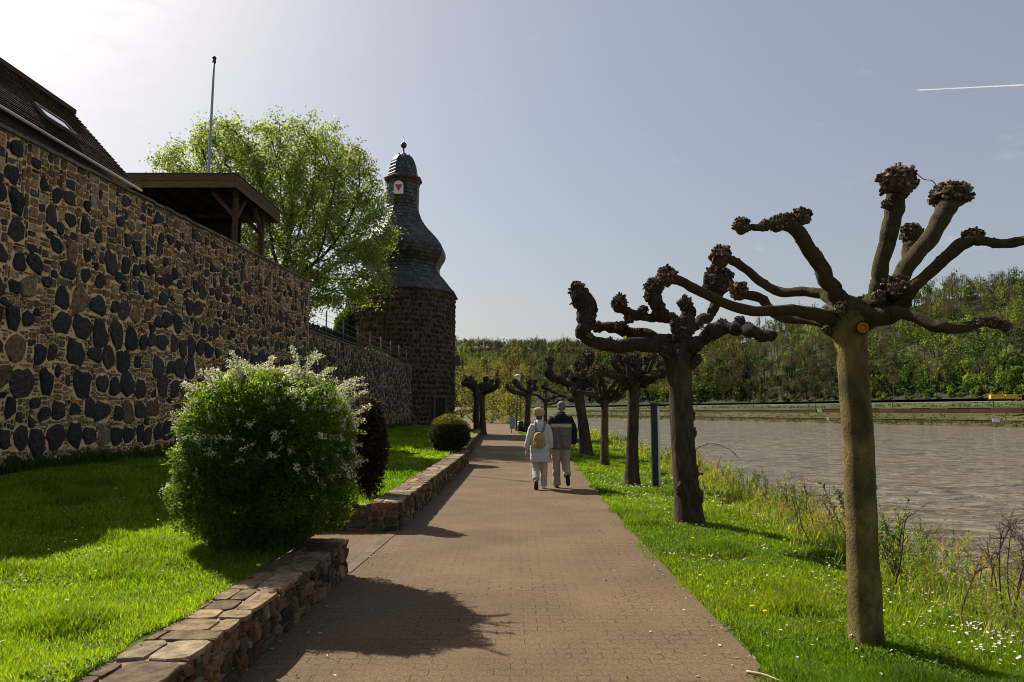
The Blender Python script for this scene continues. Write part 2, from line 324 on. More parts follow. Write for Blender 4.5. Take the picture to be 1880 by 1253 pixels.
def water_mat():
    m = bpy.data.materials.new('river_water'); m.use_nodes = True; N = m.node_tree.nodes; L = m.node_tree.links; b = N['Principled BSDF']
    b.inputs['Base Color'].default_value = (.15, .125, .09, 1); b.inputs['Roughness'].default_value = .08; b.inputs['IOR'].default_value = 1.33; b.inputs['Specular IOR Level'].default_value = .5
    tc = N.new('ShaderNodeTexCoord'); mp = N.new('ShaderNodeMapping'); mp.inputs['Rotation'].default_value = (0, 0, R_(17)); mp.inputs['Scale'].default_value = (.5, 1.0, 1); L.new(tc.outputs['Object'], mp.inputs[0])
    last = None
    for sc, st, de in ((.13, 1., 3), (.42, 1., 4), (1.5, .9, 5)):
        nz = N.new('ShaderNodeTexNoise'); nz.inputs['Scale'].default_value = sc; nz.inputs['Detail'].default_value = de; nz.inputs['Roughness'].default_value = .6; nz.inputs['Distortion'].default_value = .6; L.new(mp.outputs[0], nz.inputs['Vector'])
        bp = N.new('ShaderNodeBump'); bp.inputs['Strength'].default_value = st; bp.inputs['Distance'].default_value = .48 / sc; L.new(nz.outputs[0], bp.inputs['Height'])
        if last: L.new(last, bp.inputs['Normal'])
        last = bp.outputs[0]
    L.new(last, b.inputs['Normal'])
    ng = N.new('ShaderNodeTexNoise'); ng.inputs['Scale'].default_value = 1.15; ng.inputs['Detail'].default_value = 6; ng.inputs['Roughness'].default_value = .65; ng.inputs['Distortion'].default_value = .8; L.new(mp.outputs[0], ng.inputs['Vector'])  # ripple lights and darks put into the base colour as streaks
    cr = N.new('ShaderNodeValToRGB'); cr.color_ramp.elements[0].position = .38; cr.color_ramp.elements[0].color = (.105, .084, .058, 1); cr.color_ramp.elements[1].position = .56; cr.color_ramp.elements[1].color = (.225, .195, .150, 1); L.new(ng.outputs[0], cr.inputs[0]); L.new(cr.outputs[0], b.inputs['Base Color'])
    return m
M['water'] = water_mat()

# ------------------------------------------------------------------ the lie of the land
def xb(y):      # top of the near river bank
    y = np.asarray(y, float); return 4.05 + .05 * np.clip(y - 6, 0, 24) - .0004 * np.clip(y - 60, 0, None) ** 2
PATH = np.array([(-6, -1.78, 1.55), (4.3, -1.67, 1.57), (7.3, -1.64, 1.58), (9.9, -1.53, 1.60), (13.9, -1.47, 1.67), (22.4, -1.33, 1.94), (30, -1.5, 1.95), (40, -1.75, 1.5), (50, -2.0, .6), (65, -3.5, .2), (85, -6, -.2), (110, -12, -1.5), (130, -17, -4), (200, -45, -25), (300, -95, -70)])
def pl(y): return np.interp(y, PATH[:, 0], PATH[:, 1])
def pr(y): return np.interp(y, PATH[:, 0], PATH[:, 2])
def zr(x, y):   # right-hand verge, then the bank
    t = np.clip((x - pr(y)) / np.maximum(xb(y) - pr(y), .5), 0, 1); s = np.clip(x - xb(y), 0, None)
    return -.02 - .16 * t ** 1.6 - np.minimum(s * .46 + .05 * s ** 2 * np.exp(-s), 5.6) + .018 * vnoise(np.stack((x * 1.3, y * 1.3, 0 * x), -1)) * (t > 0)
def zl(x, y):   # left lawn, held by the low garden walls
    t = np.clip((-2.0 - x) / 6.2, 0, 1)
    return .335 + .2 * t * t * (3 - 2 * t) + .0075 * np.clip(y - 12, 0, None) * t + .02 * vnoise(np.stack((x * .9, y * .9, 0 * x), -1), 3)
def wallx(y):   # face of the big wall, then of the lower one
    y = np.asarray(y, float); return np.where(y < 26.2, -8.5 + .078 * (y - 12.1), -7.4 + (y - 26.2) * .038)

def sheet(X, Y, Z, C):
    n, m = X.shape; V = np.stack((X, Y, Z), -1).reshape(-1, 3); i = np.arange(n - 1)[:, None] * m; j = np.arange(m - 1)[None]
    return V, np.stack((i + j, i + j + 1, i + m + j + 1, i + m + j), -1).reshape(-1, 4), np.asarray(C).reshape(-1, 3) if np.ndim(C) > 1 else C

ys = np.concatenate((np.linspace(-30, 2, 9), np.linspace(3, 30, 80), np.linspace(31, 120, 60), np.linspace(130, 700, 58), [1000, 2000, 5000]))
rows = []
for y in ys:
    a, b = float(pr(min(y, 300))), float(xb(min(y, 700)))
    b = max(b, a + .8)
    left = [-5000, -1500, -500, -150, -60, -25, -12, -6, -3, a - 1.5, a - .05]
    left = [min(v, a - 1.5 - .2 * (9 - k)) if k < 9 else v for k, v in enumerate(left)]
    rows.append(left + list(np.linspace(a + .01, b, 12)) + list(b + np.array([.4, .8, 1.3, 2, 3, 4.5, 6, 8, 10.5, 14, 40, 200, 800, 5000])))
X = np.array(rows); Yg = np.repeat(ys[:, None], X.shape[1], 1)
Z = zr(X, Yg); Z[:, :11] = -.03
gc = np.tile(np.array((.065, .09, .014)), (*X.shape, 1)); gc[:, 23:] = (.07, .058, .03)
g = Geo(); g.add(*sheet(X, Yg, Z, gc)); tag(g.build('ground', M['terrain'], smooth=True), kind='structure')
# path
yy = np.concatenate((np.linspace(-6, 60, 100), np.linspace(62, 300, 60))); t = np.linspace(0, 1, 5)
Xp = spline(np.stack((pl(yy) - .12, pr(yy)), 1), len(yy)); Xp = Xp[:, :1] + (Xp[:, 1:] - Xp[:, :1]) * t[None]
g = Geo(); g.add(*sheet(Xp, np.repeat(yy[:, None], 5, 1), np.full(Xp.shape, .004), np.array((1., 1, 1)))); tag(g.build('path', M['paving']), kind='structure')
# river
g = Geo(); g.add(np.array([(-700, -200, -3.5), (1500, -200, -3.5), (1500, 2500, -3.5), (-700, 2500, -3.5)]), np.array([[0, 1, 2, 3]])); tag(g.build('river', M['water']), kind='structure')
# raised lawns; a recess for the side entrance lies between them
def lawn(y0, y1, nx, ny, edge):
    y = np.linspace(y0, y1, ny); t = np.linspace(0, 1, nx) ** 1.4; xr = edge(y); xl = wallx(y) - .25
    X = xr[:, None] + (xl - xr)[:, None] * t[None]; Y = np.repeat(y[:, None], nx, 1); Z = zl(X, Y)
    g = Geo(); g.add(*sheet(X, Y, Z, np.tile(np.array((1., 1, 1)), (ny, nx, 1))))
    return tag(g.build('lawn', M['soil'], smooth=True), kind='structure')
def edge_near(y): return np.where(y < 7.35, pl(y) - .36, np.where(y < 9.9, -2.85, pl(y) - .28))
lawn(-2, 7.36, 24, 40, lambda y: pl(y) - .355); lawn(7.36, 9.9, 20, 12, lambda y: 0 * y - 2.85); lawn(9.9, 49, 24, 70, lambda y: pl(y) - .39)

# ------------------------------------------------------------------ stone walls
def pack(L, H, bigs, small, cell=.025, gap=.02, seed=0, minw=.05, minh=.035):
    r = np.random.default_rng(seed); nx, ny = int(L / cell), int(H / cell); occ = np.zeros((ny, nx), bool); out = []
    for (u, v, a, b, p, c) in bigs:
        i0, i1 = int((u - a - gap) / cell), int((u + a + gap) / cell) + 1; j0, j1 = int((v - b - gap) / cell), int((v + b + gap) / cell) + 1
        if i0 < 0 or j0 < 0 or i1 > nx or j1 > ny: continue
        jj, ii = np.mgrid[j0:j1, i0:i1]; m = (np.abs(((ii + .5) * cell - u) / (a + gap * .5)) ** p + np.abs(((jj + .5) * cell - v) / (b + gap * .5)) ** p) < 1
        s = occ[j0:j1, i0:i1]
        if (s & m).sum() > .07 * m.sum(): continue
        s |= m; out.append((u, v, a, b, p, c, 1))
    for j in range(ny):
        row = occ[j]; i = 0
        while i < nx:
            if row[i]: i += 1; continue
            tw, th, c = small((i + .5) * cell, (j + .5) * cell, r); w = 1; mw = max(2, int(tw / cell))
            while w < mw and i + w < nx and not row[i + w]: w += 1
            h = 1; mh = max(1, int(th / cell))
            while h < mh and j + h < ny and not occ[j + h, i:i + w].any(): h += 1
            if w * cell >= minw and h * cell >= minh:
                occ[j:j + h, i:i + w] = True
                out.append(((i + w / 2) * cell, (j + h / 2) * cell, (w * cell - gap) / 2, (h * cell - gap) / 2, 5, c, 0))
            i += w
    return out
def stone_geo(stones, fmap, depth=(.02, .05), seed=0, jit=(.07, .10), flat=False):
    """every stone its own rounded, tilted, uneven face"""
    r = np.random.default_rng(seed); S = np.array([s[:5] for s in stones], float); C = np.array([s[5] for s in stones]); B = np.array([s[6] for s in stones], int); n = len(S)
    K = 12; th = np.where(S[:, 4:5] > 4, np.radians([0, 37, 53, 90, 127, 143, 180, 217, 233, 270, 307, 323])[None], np.linspace(0, 2 * math.pi, K, endpoint=False)[None]) + r.uniform(-.10, .10, (n, K))
    ct, st = np.cos(th), np.sin(th); p = S[:, 4:5]; rad = (np.abs(ct) ** p + np.abs(st) ** p) ** (-1 / p)
    rad = np.minimum(rad, 1.32) * (1 + r.uniform(-1, 1, (n, K)) * np.array(jit)[B][:, None])
    rad = rad * (1 + np.where(B > 0, 1, .3)[:, None] * (.10 * np.cos(2 * th + r.uniform(0, 6.3, (n, 1))) + .09 * np.cos(3 * th + r.uniform(0, 6.3, (n, 1)))))
    D = np.array(depth)[B] * (r.uniform(.88, 1.12, n) if flat else r.uniform(.6, 1.4, n)); tl = r.uniform(-.35, .35, (n, 2)) * D[:, None] * (.25 if flat else 1)
    V = []
    for sc, dz in (((1, -.3), (.99, .7), (.955, .98), (.4, 1.0)) if flat else ((1, -.3), (.95, .62), (.80, .95), (.4, 1.0))):
        ou, ov = ct * rad * sc, st * rad * sc
        w = D[:, None] * (dz + (r.uniform(-.16, .16, (n, K)) * (.35 if flat else 1) if dz > 0 else 0)) + (tl[:, :1] * ou + tl[:, 1:] * ov) * (dz > 0)
        V.append(np.stack((S[:, :1] + ou * S[:, 2:3], S[:, 1:2] + ov * S[:, 3:4], w), -1))
    V = np.stack(V, 1).reshape(n, 4 * K, 3); ce = np.stack((S[:, 0], S[:, 1], D * r.uniform(.85, 1.15, n)), -1)[:, None]
    V = np.concatenate((V, ce), 1); m = 4 * K + 1; o = (np.arange(n) * m)[:, None]
    j = np.arange(K)[None]; k = (j + 1) % K; F = []
    for q in range(3): F.append(np.stack((o + q * K + j, o + q * K + k, o + (q + 1) * K + k, o + (q + 1) * K + j), -1).reshape(-1, 4))
    F.append(np.stack((o + 3 * K + j, o + 3 * K + k, o + 4 * K + 0 * j), -1).reshape(-1, 3))
    V = V.reshape(-1, 3); Cc = np.repeat(C * r.uniform(.75, 1.25, (n, 1)), m, 0)
    return fmap(V), F, Cc
def planar(O, U, N, Vv=(0, 0, 1)):
    O, U, N, Vv = (np.asarray(a, float) for a in (O, U, N, Vv)); return lambda q: O + q[:, :1] * U + q[:, 1:2] * Vv + q[:, 2:] * N
DARKS = np.array([(.032, .029, .028), (.024, .023, .024), (.036, .030, .027), (.052, .037, .026), (.028, .026, .025)])
BROWNS = np.array([(.33, .20, .088), (.26, .155, .074), (.38, .24, .112), (.22, .16, .095), (.28, .135, .06), (.32, .24, .14), (.16, .12, .078), (.13, .115, .10)])
def pick(A, r): return A[r.integers(len(A))]

# --- the big rubble wall
def big_wall():
    y0, y1, zb, zt = 3.0, 26.2, .3, 6.3; A = np.array((float(wallx(y0)), y0, zb)); Bp = np.array((float(wallx(26.199)), y1, zb)); L = np.linalg.norm(Bp - A); U = (Bp - A) / L; N = np.array((U[1], -U[0], 0)); H = zt - zb
    t = empty('rubble_wall', A, 'tall rubble wall of dark round basalt stones in sandy mortar along the lawn', 'wall')
    g = Geo(); th = .7
    V = np.array([A, Bp, Bp - N * th, A - N * th]); V = np.concatenate((V, V + (0, 0, H))); g.add(V, np.array([(0, 1, 5, 4), (1, 2, 6, 5), (2, 3, 7, 6), (3, 0, 4, 7), (4, 5, 6, 7)]))
    g.build('mortar_core', M['mortar'], t)
    r = np.random.default_rng(5); bigs = []; v = .28; row = 0; u0 = 5.0
    while v < H - .2:
        f = np.clip((v - 2.9) / 2.6, 0, 1); u = u0 + r.uniform(0, .4)
        while u < L - .2:
            right = np.clip((u - 12) / 10, 0, 1)
            a = r.uniform(.14, .275) * (1 - .42 * f) * (1 - .2 * right); b = np.clip(a * r.uniform(.8, 1.35), .12, .27)
            if r.random() < 1 - (.55 + .3 * right) * f: bigs.append((u, v + r.uniform(-.07, .07), a, b, r.uniform(2.0, 3.8), pick(DARKS, r) if r.random() < .86 else pick(BROWNS, r) * .55))
            u += a * 2 + r.uniform(.0, .07) + .25 * f * r.random()
        v += .52 - .08 * f; row += 1
    for _ in range(2600):
        a = r.uniform(.07, .14); v = r.uniform(.1, H - .1)
        if r.random() < (1 - v / H) ** 1.3 * .9 + .08: bigs.append((r.uniform(u0, L), v, a, a * r.uniform(.8, 1.5), r.uniform(2, 3), pick(DARKS, r)))
    def small(u, v, q):
        f = np.clip((v - 2.2) / 2.4, 0, 1)
        if u < u0: return .5, .5, pick(BROWNS, q)
        c = pick(BROWNS, q) * q.uniform(.6, 1.1)
        if f > .5: return q.uniform(.15, .46), q.uniform(.10, .30), c if q.random() > .14 else pick(DARKS, q) * 1.5
        return q.uniform(.08, .30), q.uniform(.06, .17), c
    g = Geo(); g.add(*stone_geo(pack(L, H, bigs, small, seed=3, gap=.020), planar(A, U, N), (.020, .038), 4, (.14, .15))); g.build('stone_facing', M['basalt'], t)
    g = Geo(); k = 60       # thin slab course closing the top
    for i in range(k):
        a = A + U * L * i / k + N * .03; b = A + U * (L * (i + 1) / k - .012) + N * .03; dz = H + .03 + r.uniform(-.012, .012)
        g.add(*bar(a - N * .33 + (0, 0, dz), b - N * .33 + (0, 0, dz), .74, .06), np.array((.16, .135, .10)) * r.uniform(.7, 1.2))
    g.build('coping', M['rubble'], t)
big_wall()
def lower_wall():
    A = np.array((float(wallx(26.21)), 26.21, .3)); Bp = np.array((float(wallx(47.6)), 47.6, .3)); L = np.linalg.norm(Bp - A); U = (Bp - A) / L; N = np.array((U[1], -U[0], 0)); H = 4.2
    t = empty('garden_wall', A, 'lower brown stone wall running on from the tall wall to the tower', 'wall')
    g = Geo(); V = np.array([A, Bp, Bp - N * .6, A - N * .6]); V = np.concatenate((V, V + (0, 0, H))); g.add(V, np.array([(0, 1, 5, 4), (1, 2, 6, 5), (2, 3, 7, 6), (3, 0, 4, 7), (4, 5, 6, 7)])); g.build('mortar_core', M['mortar'], t)
    r = np.random.default_rng(8); bigs = [(r.uniform(0, L), r.uniform(0, H), r.uniform(.09, .17), r.uniform(.1, .2), 2.6, pick(DARKS, r)) for _ in range(1500)]
    g = Geo(); g.add(*stone_geo(pack(L, H, bigs, lambda u, v, q: (q.uniform(.1, .3), q.uniform(.08, .22), pick(BROWNS, q) * q.uniform(.45, .95)), seed=5, cell=.03), planar(A, U, N), (.03, .05), 6)); g.build('stone_facing', M['basalt'], t)
    g = Geo(); n = 40
    for i in range(n):
        g.add(*bar(A + U * L * i / n + (0, 0, H + .03) - N * .28, A + U * (L * (i + 1) / n - .015) + (0, 0, H + .03) - N * .28, .68, .07), np.array((.15, .12, .09)) * r.uniform(.7, 1.2))
    g.build('coping', M['rubble'], t)
lower_wall()
# --- low garden walls along the path
def low_wall(pts, h, label, seed, end_near=False, end_far=False, capw=.36):
    lips = capw
    r = np.random.default_rng(seed); pts = np.asarray(pts, float); base = (*pts[0], 0)
    t = empty('low_garden_wall', base, label, 'garden wall', 'low stone walls edging the path')
    gc_, gs, gt = Geo(), Geo(), Geo()
    for a, b in zip(pts[:-1], pts[1:]):
        L = np.linalg.norm(b - a); U = np.array((*(b - a) / L, 0)); N = np.array((U[1], -U[0], 0)); A = np.array((*a, -.04)); B = np.array((*b, -.04))
        V = np.array([A, B, B - N * capw, A - N * capw]); V = np.concatenate((V, V + (0, 0, h))); gc_.add(V, np.array([(0, 1, 5, 4), (1, 2, 6, 5), (2, 3, 7, 6), (3, 0, 4, 7), (4, 5, 6, 7)]))
        sm = lambda u, v, q: (q.uniform(.06, .26), q.uniform(.05, .17), pick(BROWNS[:7], q) * q.uniform(.2, .75))
        gs.add(*stone_geo(pack(L, h + .03, [], sm, seed=seed, cell=.015, gap=.014), planar(A, U, N), (.03, .05), seed + 1, (.12, .1)))
        for flag, O, Ud, Nd in ((end_near, A - U * .0, N * -1, -U), (end_far, B, N * -1, U)):
            if flag: gs.add(*stone_geo(pack(capw, h + .03, [], sm, seed=seed + 9, cell=.015, gap=.012), planar(O, Ud, Nd), (.025, .04), seed + 2, (.1, .1)))
        cs = pack(L + .02, capw + .05, [], lambda u, v, q: (q.uniform(.2, .62), q.uniform(.13, .42), np.array([(.21, .15, .08), (.175, .13, .074), (.135, .095, .053), (.235, .18, .11)][q.integers(4)]) * q.uniform(.75, 1.05)), seed=seed + 4, cell=.02, gap=.007, minh=.04)
        gt.add(*stone_geo(cs, planar(A + (0, 0, h - .005) + N * .035, U, (0, 0, 1), -N), (.020, .020), seed + 3, (.045, .045), True))
    gc_.build('mortar_core', M['mortar_dark'], t); gs.build('stone_facing', M['rubble'], t); gt.build('flagstone_cap', M['cap'], t)
low_wall([(pl(1.0), 1.0), (pl(4.3), 4.3), (-1.64, 7.34)], .37, 'nearest low stone wall with flagstone top below the flowering bush', 21, end_far=True)
low_wall([(-1.53, 9.9), (-1.47, 13.9), (-1.35, 22.4)], .42, 'long low stone wall starting beside the dark red shrub', 31, end_near=True, end_far=True)
low_wall([(-1.56, 24.6), (-1.85, 38), (-2.05, 49)], .40, 'farthest low stone wall leading to the paired pollard trees', 41, end_near=True)

# ------------------------------------------------------------------ tower with bell-shaped slate roof
def tower():
    cx, cy, R = -8.02, 52.0, 3.85
    def zz(z): return float(P(CX, 755 - (z - 1.6) * 25.58, cy)[2])
    def fit(rows): return [(r * (1 + .0019 * (z - 1.6)), zz(z)) for r, z in rows]
    t = empty('round_tower', (cx, cy, .4), 'round dark stone tower with tall bell shaped slate roof and ball finial', 'tower')
    z0, z1 = .2, zz(9.95)
    g = Geo(); g.add(*lathe([(R, z0), (R, z1), (.1, z1)], (cx, cy, 0), 72)[:2], np.array((.55, .55, .55))); g.build('mortar_core', M['mortar_dark'], t)
    a0, a1 = R_(-125), R_(125); L = (a1 - a0) * R
    def fm(q):
        a = a0 + q[:, 0] / R; rr = R + q[:, 2]; return np.stack((cx + np.sin(a) * rr, cy - np.cos(a) * rr, z0 + q[:, 1]), -1)
    r = np.random.default_rng(12); bigs = []; v = .2
    while v < z1 - z0 - .15:
        u = r.uniform(.1, .4)
        while u < L - .2:
            a = r.uniform(.09, .18); bigs.append((u, v + r.uniform(-.06, .06), a, r.uniform(.10, .17), r.uniform(2.1, 3.6), pick(DARKS, r) * r.uniform(.5, 1.2) * (1.1, .97, .85))); u += 2 * a + r.uniform(.02, .10)
        v += .35
    sm = lambda u, v, q: (q.uniform(.08, .25), q.uniform(.05, .12), pick(BROWNS, q) * q.uniform(.25, .8))
    g = Geo(); g.add(*stone_geo(pack(L, z1 - z0, bigs, sm, cell=.03, gap=.03, seed=7), fm, (.03, .07), 8)); g.build('stone_facing', M['basalt'], t)
    # roof: eight faces following one measured profile
    def octa(prof, name, mat, par):
        p = np.asarray(prof, float); p = spline(p, len(p) * 3) if len(p) > 4 else p; p[:, 0] = np.maximum(p[:, 0], .02)
        s = np.concatenate(([0], np.cumsum(np.linalg.norm(np.diff(p, axis=0), axis=1)))); s = s[-1] - s; g = Geo(); m = len(p)
        for q in range(8):
            f0, f1 = R_(-68 + 45 * q), R_(-23 + 45 * q); w = 2 * p[:, 0] * math.sin(R_(22.5))
            Va = np.stack((cx + p[:, 0] * math.sin(f0), cy - p[:, 0] * math.cos(f0), p[:, 1]), -1); Vb = np.stack((cx + p[:, 0] * math.sin(f1), cy - p[:, 0] * math.cos(f1), p[:, 1]), -1)
            i = np.arange(m - 1); ua = np.stack((q * 7.3 - w / 2, s, 0 * s), -1); ub = np.stack((q * 7.3 + w / 2, s, 0 * s), -1)
            g.add(np.concatenate((Va, Vb)), np.stack((i, i + m, i + m + 1, i + 1), -1), None, np.concatenate((ua, ub)))
        return g.build(name, mat, par, uvw=True)
    k = 1.06
    bell = [(1.13, 17.8), (1.12, 17.0), (1.11, 16.2), (1.22, 15.75), (1.42, 15.28), (1.86, 14.6), (2.4, 14.02), (2.85, 13.47), (3.04, 13.1), (3.03, 12.66), (2.78, 12.2), (2.64, 11.8), (2.80, 11.3), (3.26, 10.75), (3.7, 10.2), (3.95, 9.93)]
    roof = octa(fit([(a * k, b) for a, b in bell]), 'roof', M['slate'], t)
    octa(fit([(3.97 * k, 9.93), (3.99 * k, 9.82), (3.6 * k, 9.80)]), 'eaves_board', M['eave'], roof)
    octa(fit([(.3, 19.95), (.62, 19.8), (.88, 19.44), (1.02, 18.9), (1.08, 18.5), (1.16, 18.27)]), 'lantern_roof', M['slate'], roof)
    octa(fit([(1.30, 18.26), (1.40, 18.2), (1.36, 18.05), (1.24, 17.95), (1.22, 17.8), (1.12, 17.79)]), 'cornice', M['eave'], roof)
    g = Geo(); g.add(*lathe(fit([(.32, 19.9), (.2, 20.05), (.07, 20.15), (.05, 20.45), (.12, 20.48), (.2, 20.58), (.22, 20.68), (.19, 20.8), (.1, 20.88), (.03, 20.92), (.02, 21.3), (.0, 21.35)]), (cx, cy, 0), 16)); g.build('finial', M['iron'], roof, smooth=True)
    for a in range(6): g = Geo(); g.add(*lathe([(0, -.07), (.07, 0), (0, .07)], (cx + .42 * math.cos(a), cy + .42 * math.sin(a), zz(19.98)), 8)); g.build('finial_knob', M['iron'], roof)
    # painted shutter in the neck: white arched board with a red triangle
    yf = cy - 1.19 * math.cos(R_(22.5)) - .1; xc = cx - .14; w = .34; z0b, zs, = zz(16.85), zz(17.45); n = 12
    arc = [(xc - w, z0b), (xc + w, z0b)] + [(xc + w * math.cos(a), zs + w * math.sin(a)) for a in np.linspace(0, math.pi, n)]
    g = Geo(); m = len(arc); V = [(x, yf, z) for x, z in arc] + [(x, yf + .12, z) for x, z in arc]; g.add(V, [np.array([list(range(m))]), np.array([[i, (i + 1) % m, m + (i + 1) % m, m + i] for i in range(m)])], np.array((.75, .73, .7)))
    sh = g.build('shutter', M['paint'], t)
    g = Geo(); V = [(xc - w * .82, yf - .006, zs + .06), (xc + w * .82, yf - .006, zs + .06), (xc, yf - .006, zs - .46)]; g.add(V + [(x, yf + .03, z) for x, _, z in V], np.array([[0, 2, 1], [3, 4, 5]]), np.array((.55, .015, .03))); g.build('red_triangle', M['paint'], sh)
    # low dark doorway on the path side
    a = R_(52); dirv = np.array((math.sin(a), -math.cos(a), 0)); c = np.array((cx, cy, 0)) + dirv * (R + .02); tv = np.array((math.cos(a), math.sin(a), 0))
    g = Geo(); g.add(*bar(c + (0, 0, .5), c + (0, 0, 2.5), 1.0, .16, up=dirv), np.array((.02, .017, .014))); d = g.build('door', M['wood'], t)
    g = Geo()
    for s in (-1, 1): g.add(*bar(c + tv * s * .56 + (0, 0, .5), c + tv * s * .56 + (0, 0, 2.62), .16, .24, up=dirv), np.array((.09, .075, .06)))
    g.add(*bar(c - tv * .72 + (0, 0, 2.62), c + tv * .72 + (0, 0, 2.62), .24, .2), np.array((.09, .075, .06))); g.build('door_frame', M['rubble'], d)
M['eave'] = mk('painted_eaves', (.07, .03, .018), .7, nscale=5, namt=.4); M['iron'] = mk('dark_iron', (.03, .032, .033), .45, nscale=12, namt=.3, spec=.5)
tower()
def round_sign():
    c = np.array((-3.84, 50.9, 5.15))
    t = empty('round_sign', c, 'dark round sign seen from behind, bracketed off the right side of the tower', 'sign')
    g = Geo(); q = np.linspace(0, 2 * math.pi, 28, endpoint=False)
    V = [(c[0] + .20 * math.cos(a), c[1] + d, c[2] + .42 * math.sin(a)) for d in (-.02, .02) for a in q]; j = np.arange(28); k = (j + 1) % 28
    g.add(V, [np.array([list(range(28))]), np.array([list(range(55, 27, -1))]), np.stack((j, k, k + 28, j + 28), -1)]); g.build('disc', M['iron'], t)
    g = Geo(); g.add(*bar(c + (-.55, .05, 0), c + (.1, .05, 0), .05, .05)); g.build('bracket', M['iron'], t)
round_sign()

# ------------------------------------------------------------------ ground held up behind the walls, house, shelter, railing
g = Geo(); wy = np.array([-2, 10, 26.19]); xl_ = wallx(wy) - .65
g.add([(xl_[0], -2, 5.4), (xl_[2], 26.2, 5.4), (-70, 26.2, 5.4), (-70, -2, 5.4)], np.array([[0, 1, 2, 3]])); g.add([(-70, 26.2, 4.25), (-8.0, 26.2, 4.25), (-7.2, 48, 4.25), (-70, 48, 4.25)], np.array([[0, 1, 2, 3]])); tag(g.build('terrace', M['soil']), kind='structure')
def house():
    t = empty('slate_house', (-9.7, 10, 5.4), 'house with steep brown tiled roof and slate band rising behind the tall wall', 'house')
    ye, xe, ze, xr, zr_ = 17.75, -9.5, 7.15, -11.17, 9.13; y0 = 0.
    def slope(xe, xr, name, sgn):
        n = 24; S = math.hypot(xr - xe, zr_ - ze); g = Geo(); N = unit(np.array((sgn * (zr_ - ze), 0, abs(xr - xe)))); r = np.random.default_rng(3); m = 26
        ys_ = np.linspace(y0, ye, m)
        for i in range(n):       # tile courses, each lapping over the one below
            a, b = i / n, (i + 1) / n + .012
            jit = r.uniform(-.006, .006, m)
            A = np.stack((np.full(m, xe + (xr - xe) * a), ys_, np.full(m, ze + (zr_ - ze) * a) + jit), -1) + N * .045; B = np.stack((np.full(m, xe + (xr - xe) * b), ys_, np.full(m, ze + (zr_ - ze) * b)), -1) + N * .012
            Cc = A - N * .035; j = np.arange(m - 1)
            uv = np.concatenate((np.stack((ys_, np.full(m, a * S), 0 * ys_), -1), np.stack((ys_, np.full(m, b * S), 0 * ys_), -1), np.stack((ys_, np.full(m, a * S), 0 * ys_), -1)))
            F = np.concatenate((np.stack((j, j + 1, m + j + 1, m + j), -1), np.stack((2 * m + j, 2 * m + j + 1, j + 1, j), -1)))
            if sgn < 0: F = F[:, ::-1]
            g.add(np.concatenate((A, B, Cc)), F, None, uv)
        return g.build(name, M['tile'], t, uvw=True)
    rf = slope(xe + .12, xr, 'roof', 1); slope(xr - 1.7, xr, 'roof', -1)
    g = Geo(); g.add(*bar((xr, y0, zr_ + .03), (xr, ye, zr_ + .03), .22, .12), np.array((.07, .045, .035))); g.build('ridge', M['plain'], rf)
    # walls with a closed gable end
    g = Geo(); w = [(xe - .12, 5.3), (xe - .12, 7.0), (xr, zr_ - .1), (xr - 1.55, 7.0), (xr - 1.55, 5.3)]; V = [(x, y, z) for y in (y0 + .1, ye - .15) for x, z in w]; n = 5
    g.add(V, [np.array([[0, 1, 2, 3, 4], [9, 8, 7, 6, 5]]), np.array([[i, n + i, n + (i + 1) % n, (i + 1) % n] for i in range(n)])], np.array((.35, .31, .26))); g.build('wall', M['plain'], t)
    g = Geo(); m = 2; A = [(xe - .03, y0, 5.9), (xe - .03, ye - .15, 5.9), (xe - .0, ye - .15, 7.0), (xe - .0, y0, 7.0)]; g.add(A, np.array([[0, 1, 2, 3]]), None, np.array([(0, 0, 0), (18.3, 0, 0), (18.3, 1.2, 0), (0, 1.2, 0)])); g.build('slate_cladding', M['cladding'], t, uvw=True)
    g = Geo(); n = 40; yy_ = np.linspace(y0, ye, 6)
    g.add(*tube(np.stack((np.full(6, xe + .19), yy_, np.full(6, ze - .03)), -1), .032, 10), np.array((.50, .43, .39))); g.build('gutter', M['paint'], t, smooth=True)
    # roof window
    def on(s, y, up=.07): return np.array((xe + .12 + (xr - xe - .12) * s, y, ze + (zr_ - ze) * s)) + unit(np.array((zr_ - ze, 0, abs(xr - xe)))) * up
    ya, yb, sa, sb = 14.85, 15.9, .32, .47
    fr = Geo(); c = [on(sa, ya), on(sa, yb), on(sb, yb), on(sb, ya)]
    for i in range(4): fr.add(*bar(c[i], c[(i + 1) % 4], .05, .07, up=(.77, 0, .64)), np.array((.10, .10, .11)))
    f = fr.build('roof_window', M['paint'], t)
    g = Geo(); g.add([on(sa, ya, .085), on(sa, yb, .085), on(sb, yb, .085), on(sb, ya, .085)], np.array([[0, 1, 2, 3]])); g.build('pane', M['glass'], f)
M['glass'] = mk('window_glass', (.5, .52, .55), .06, spec=1.0, metal=.85)
house()
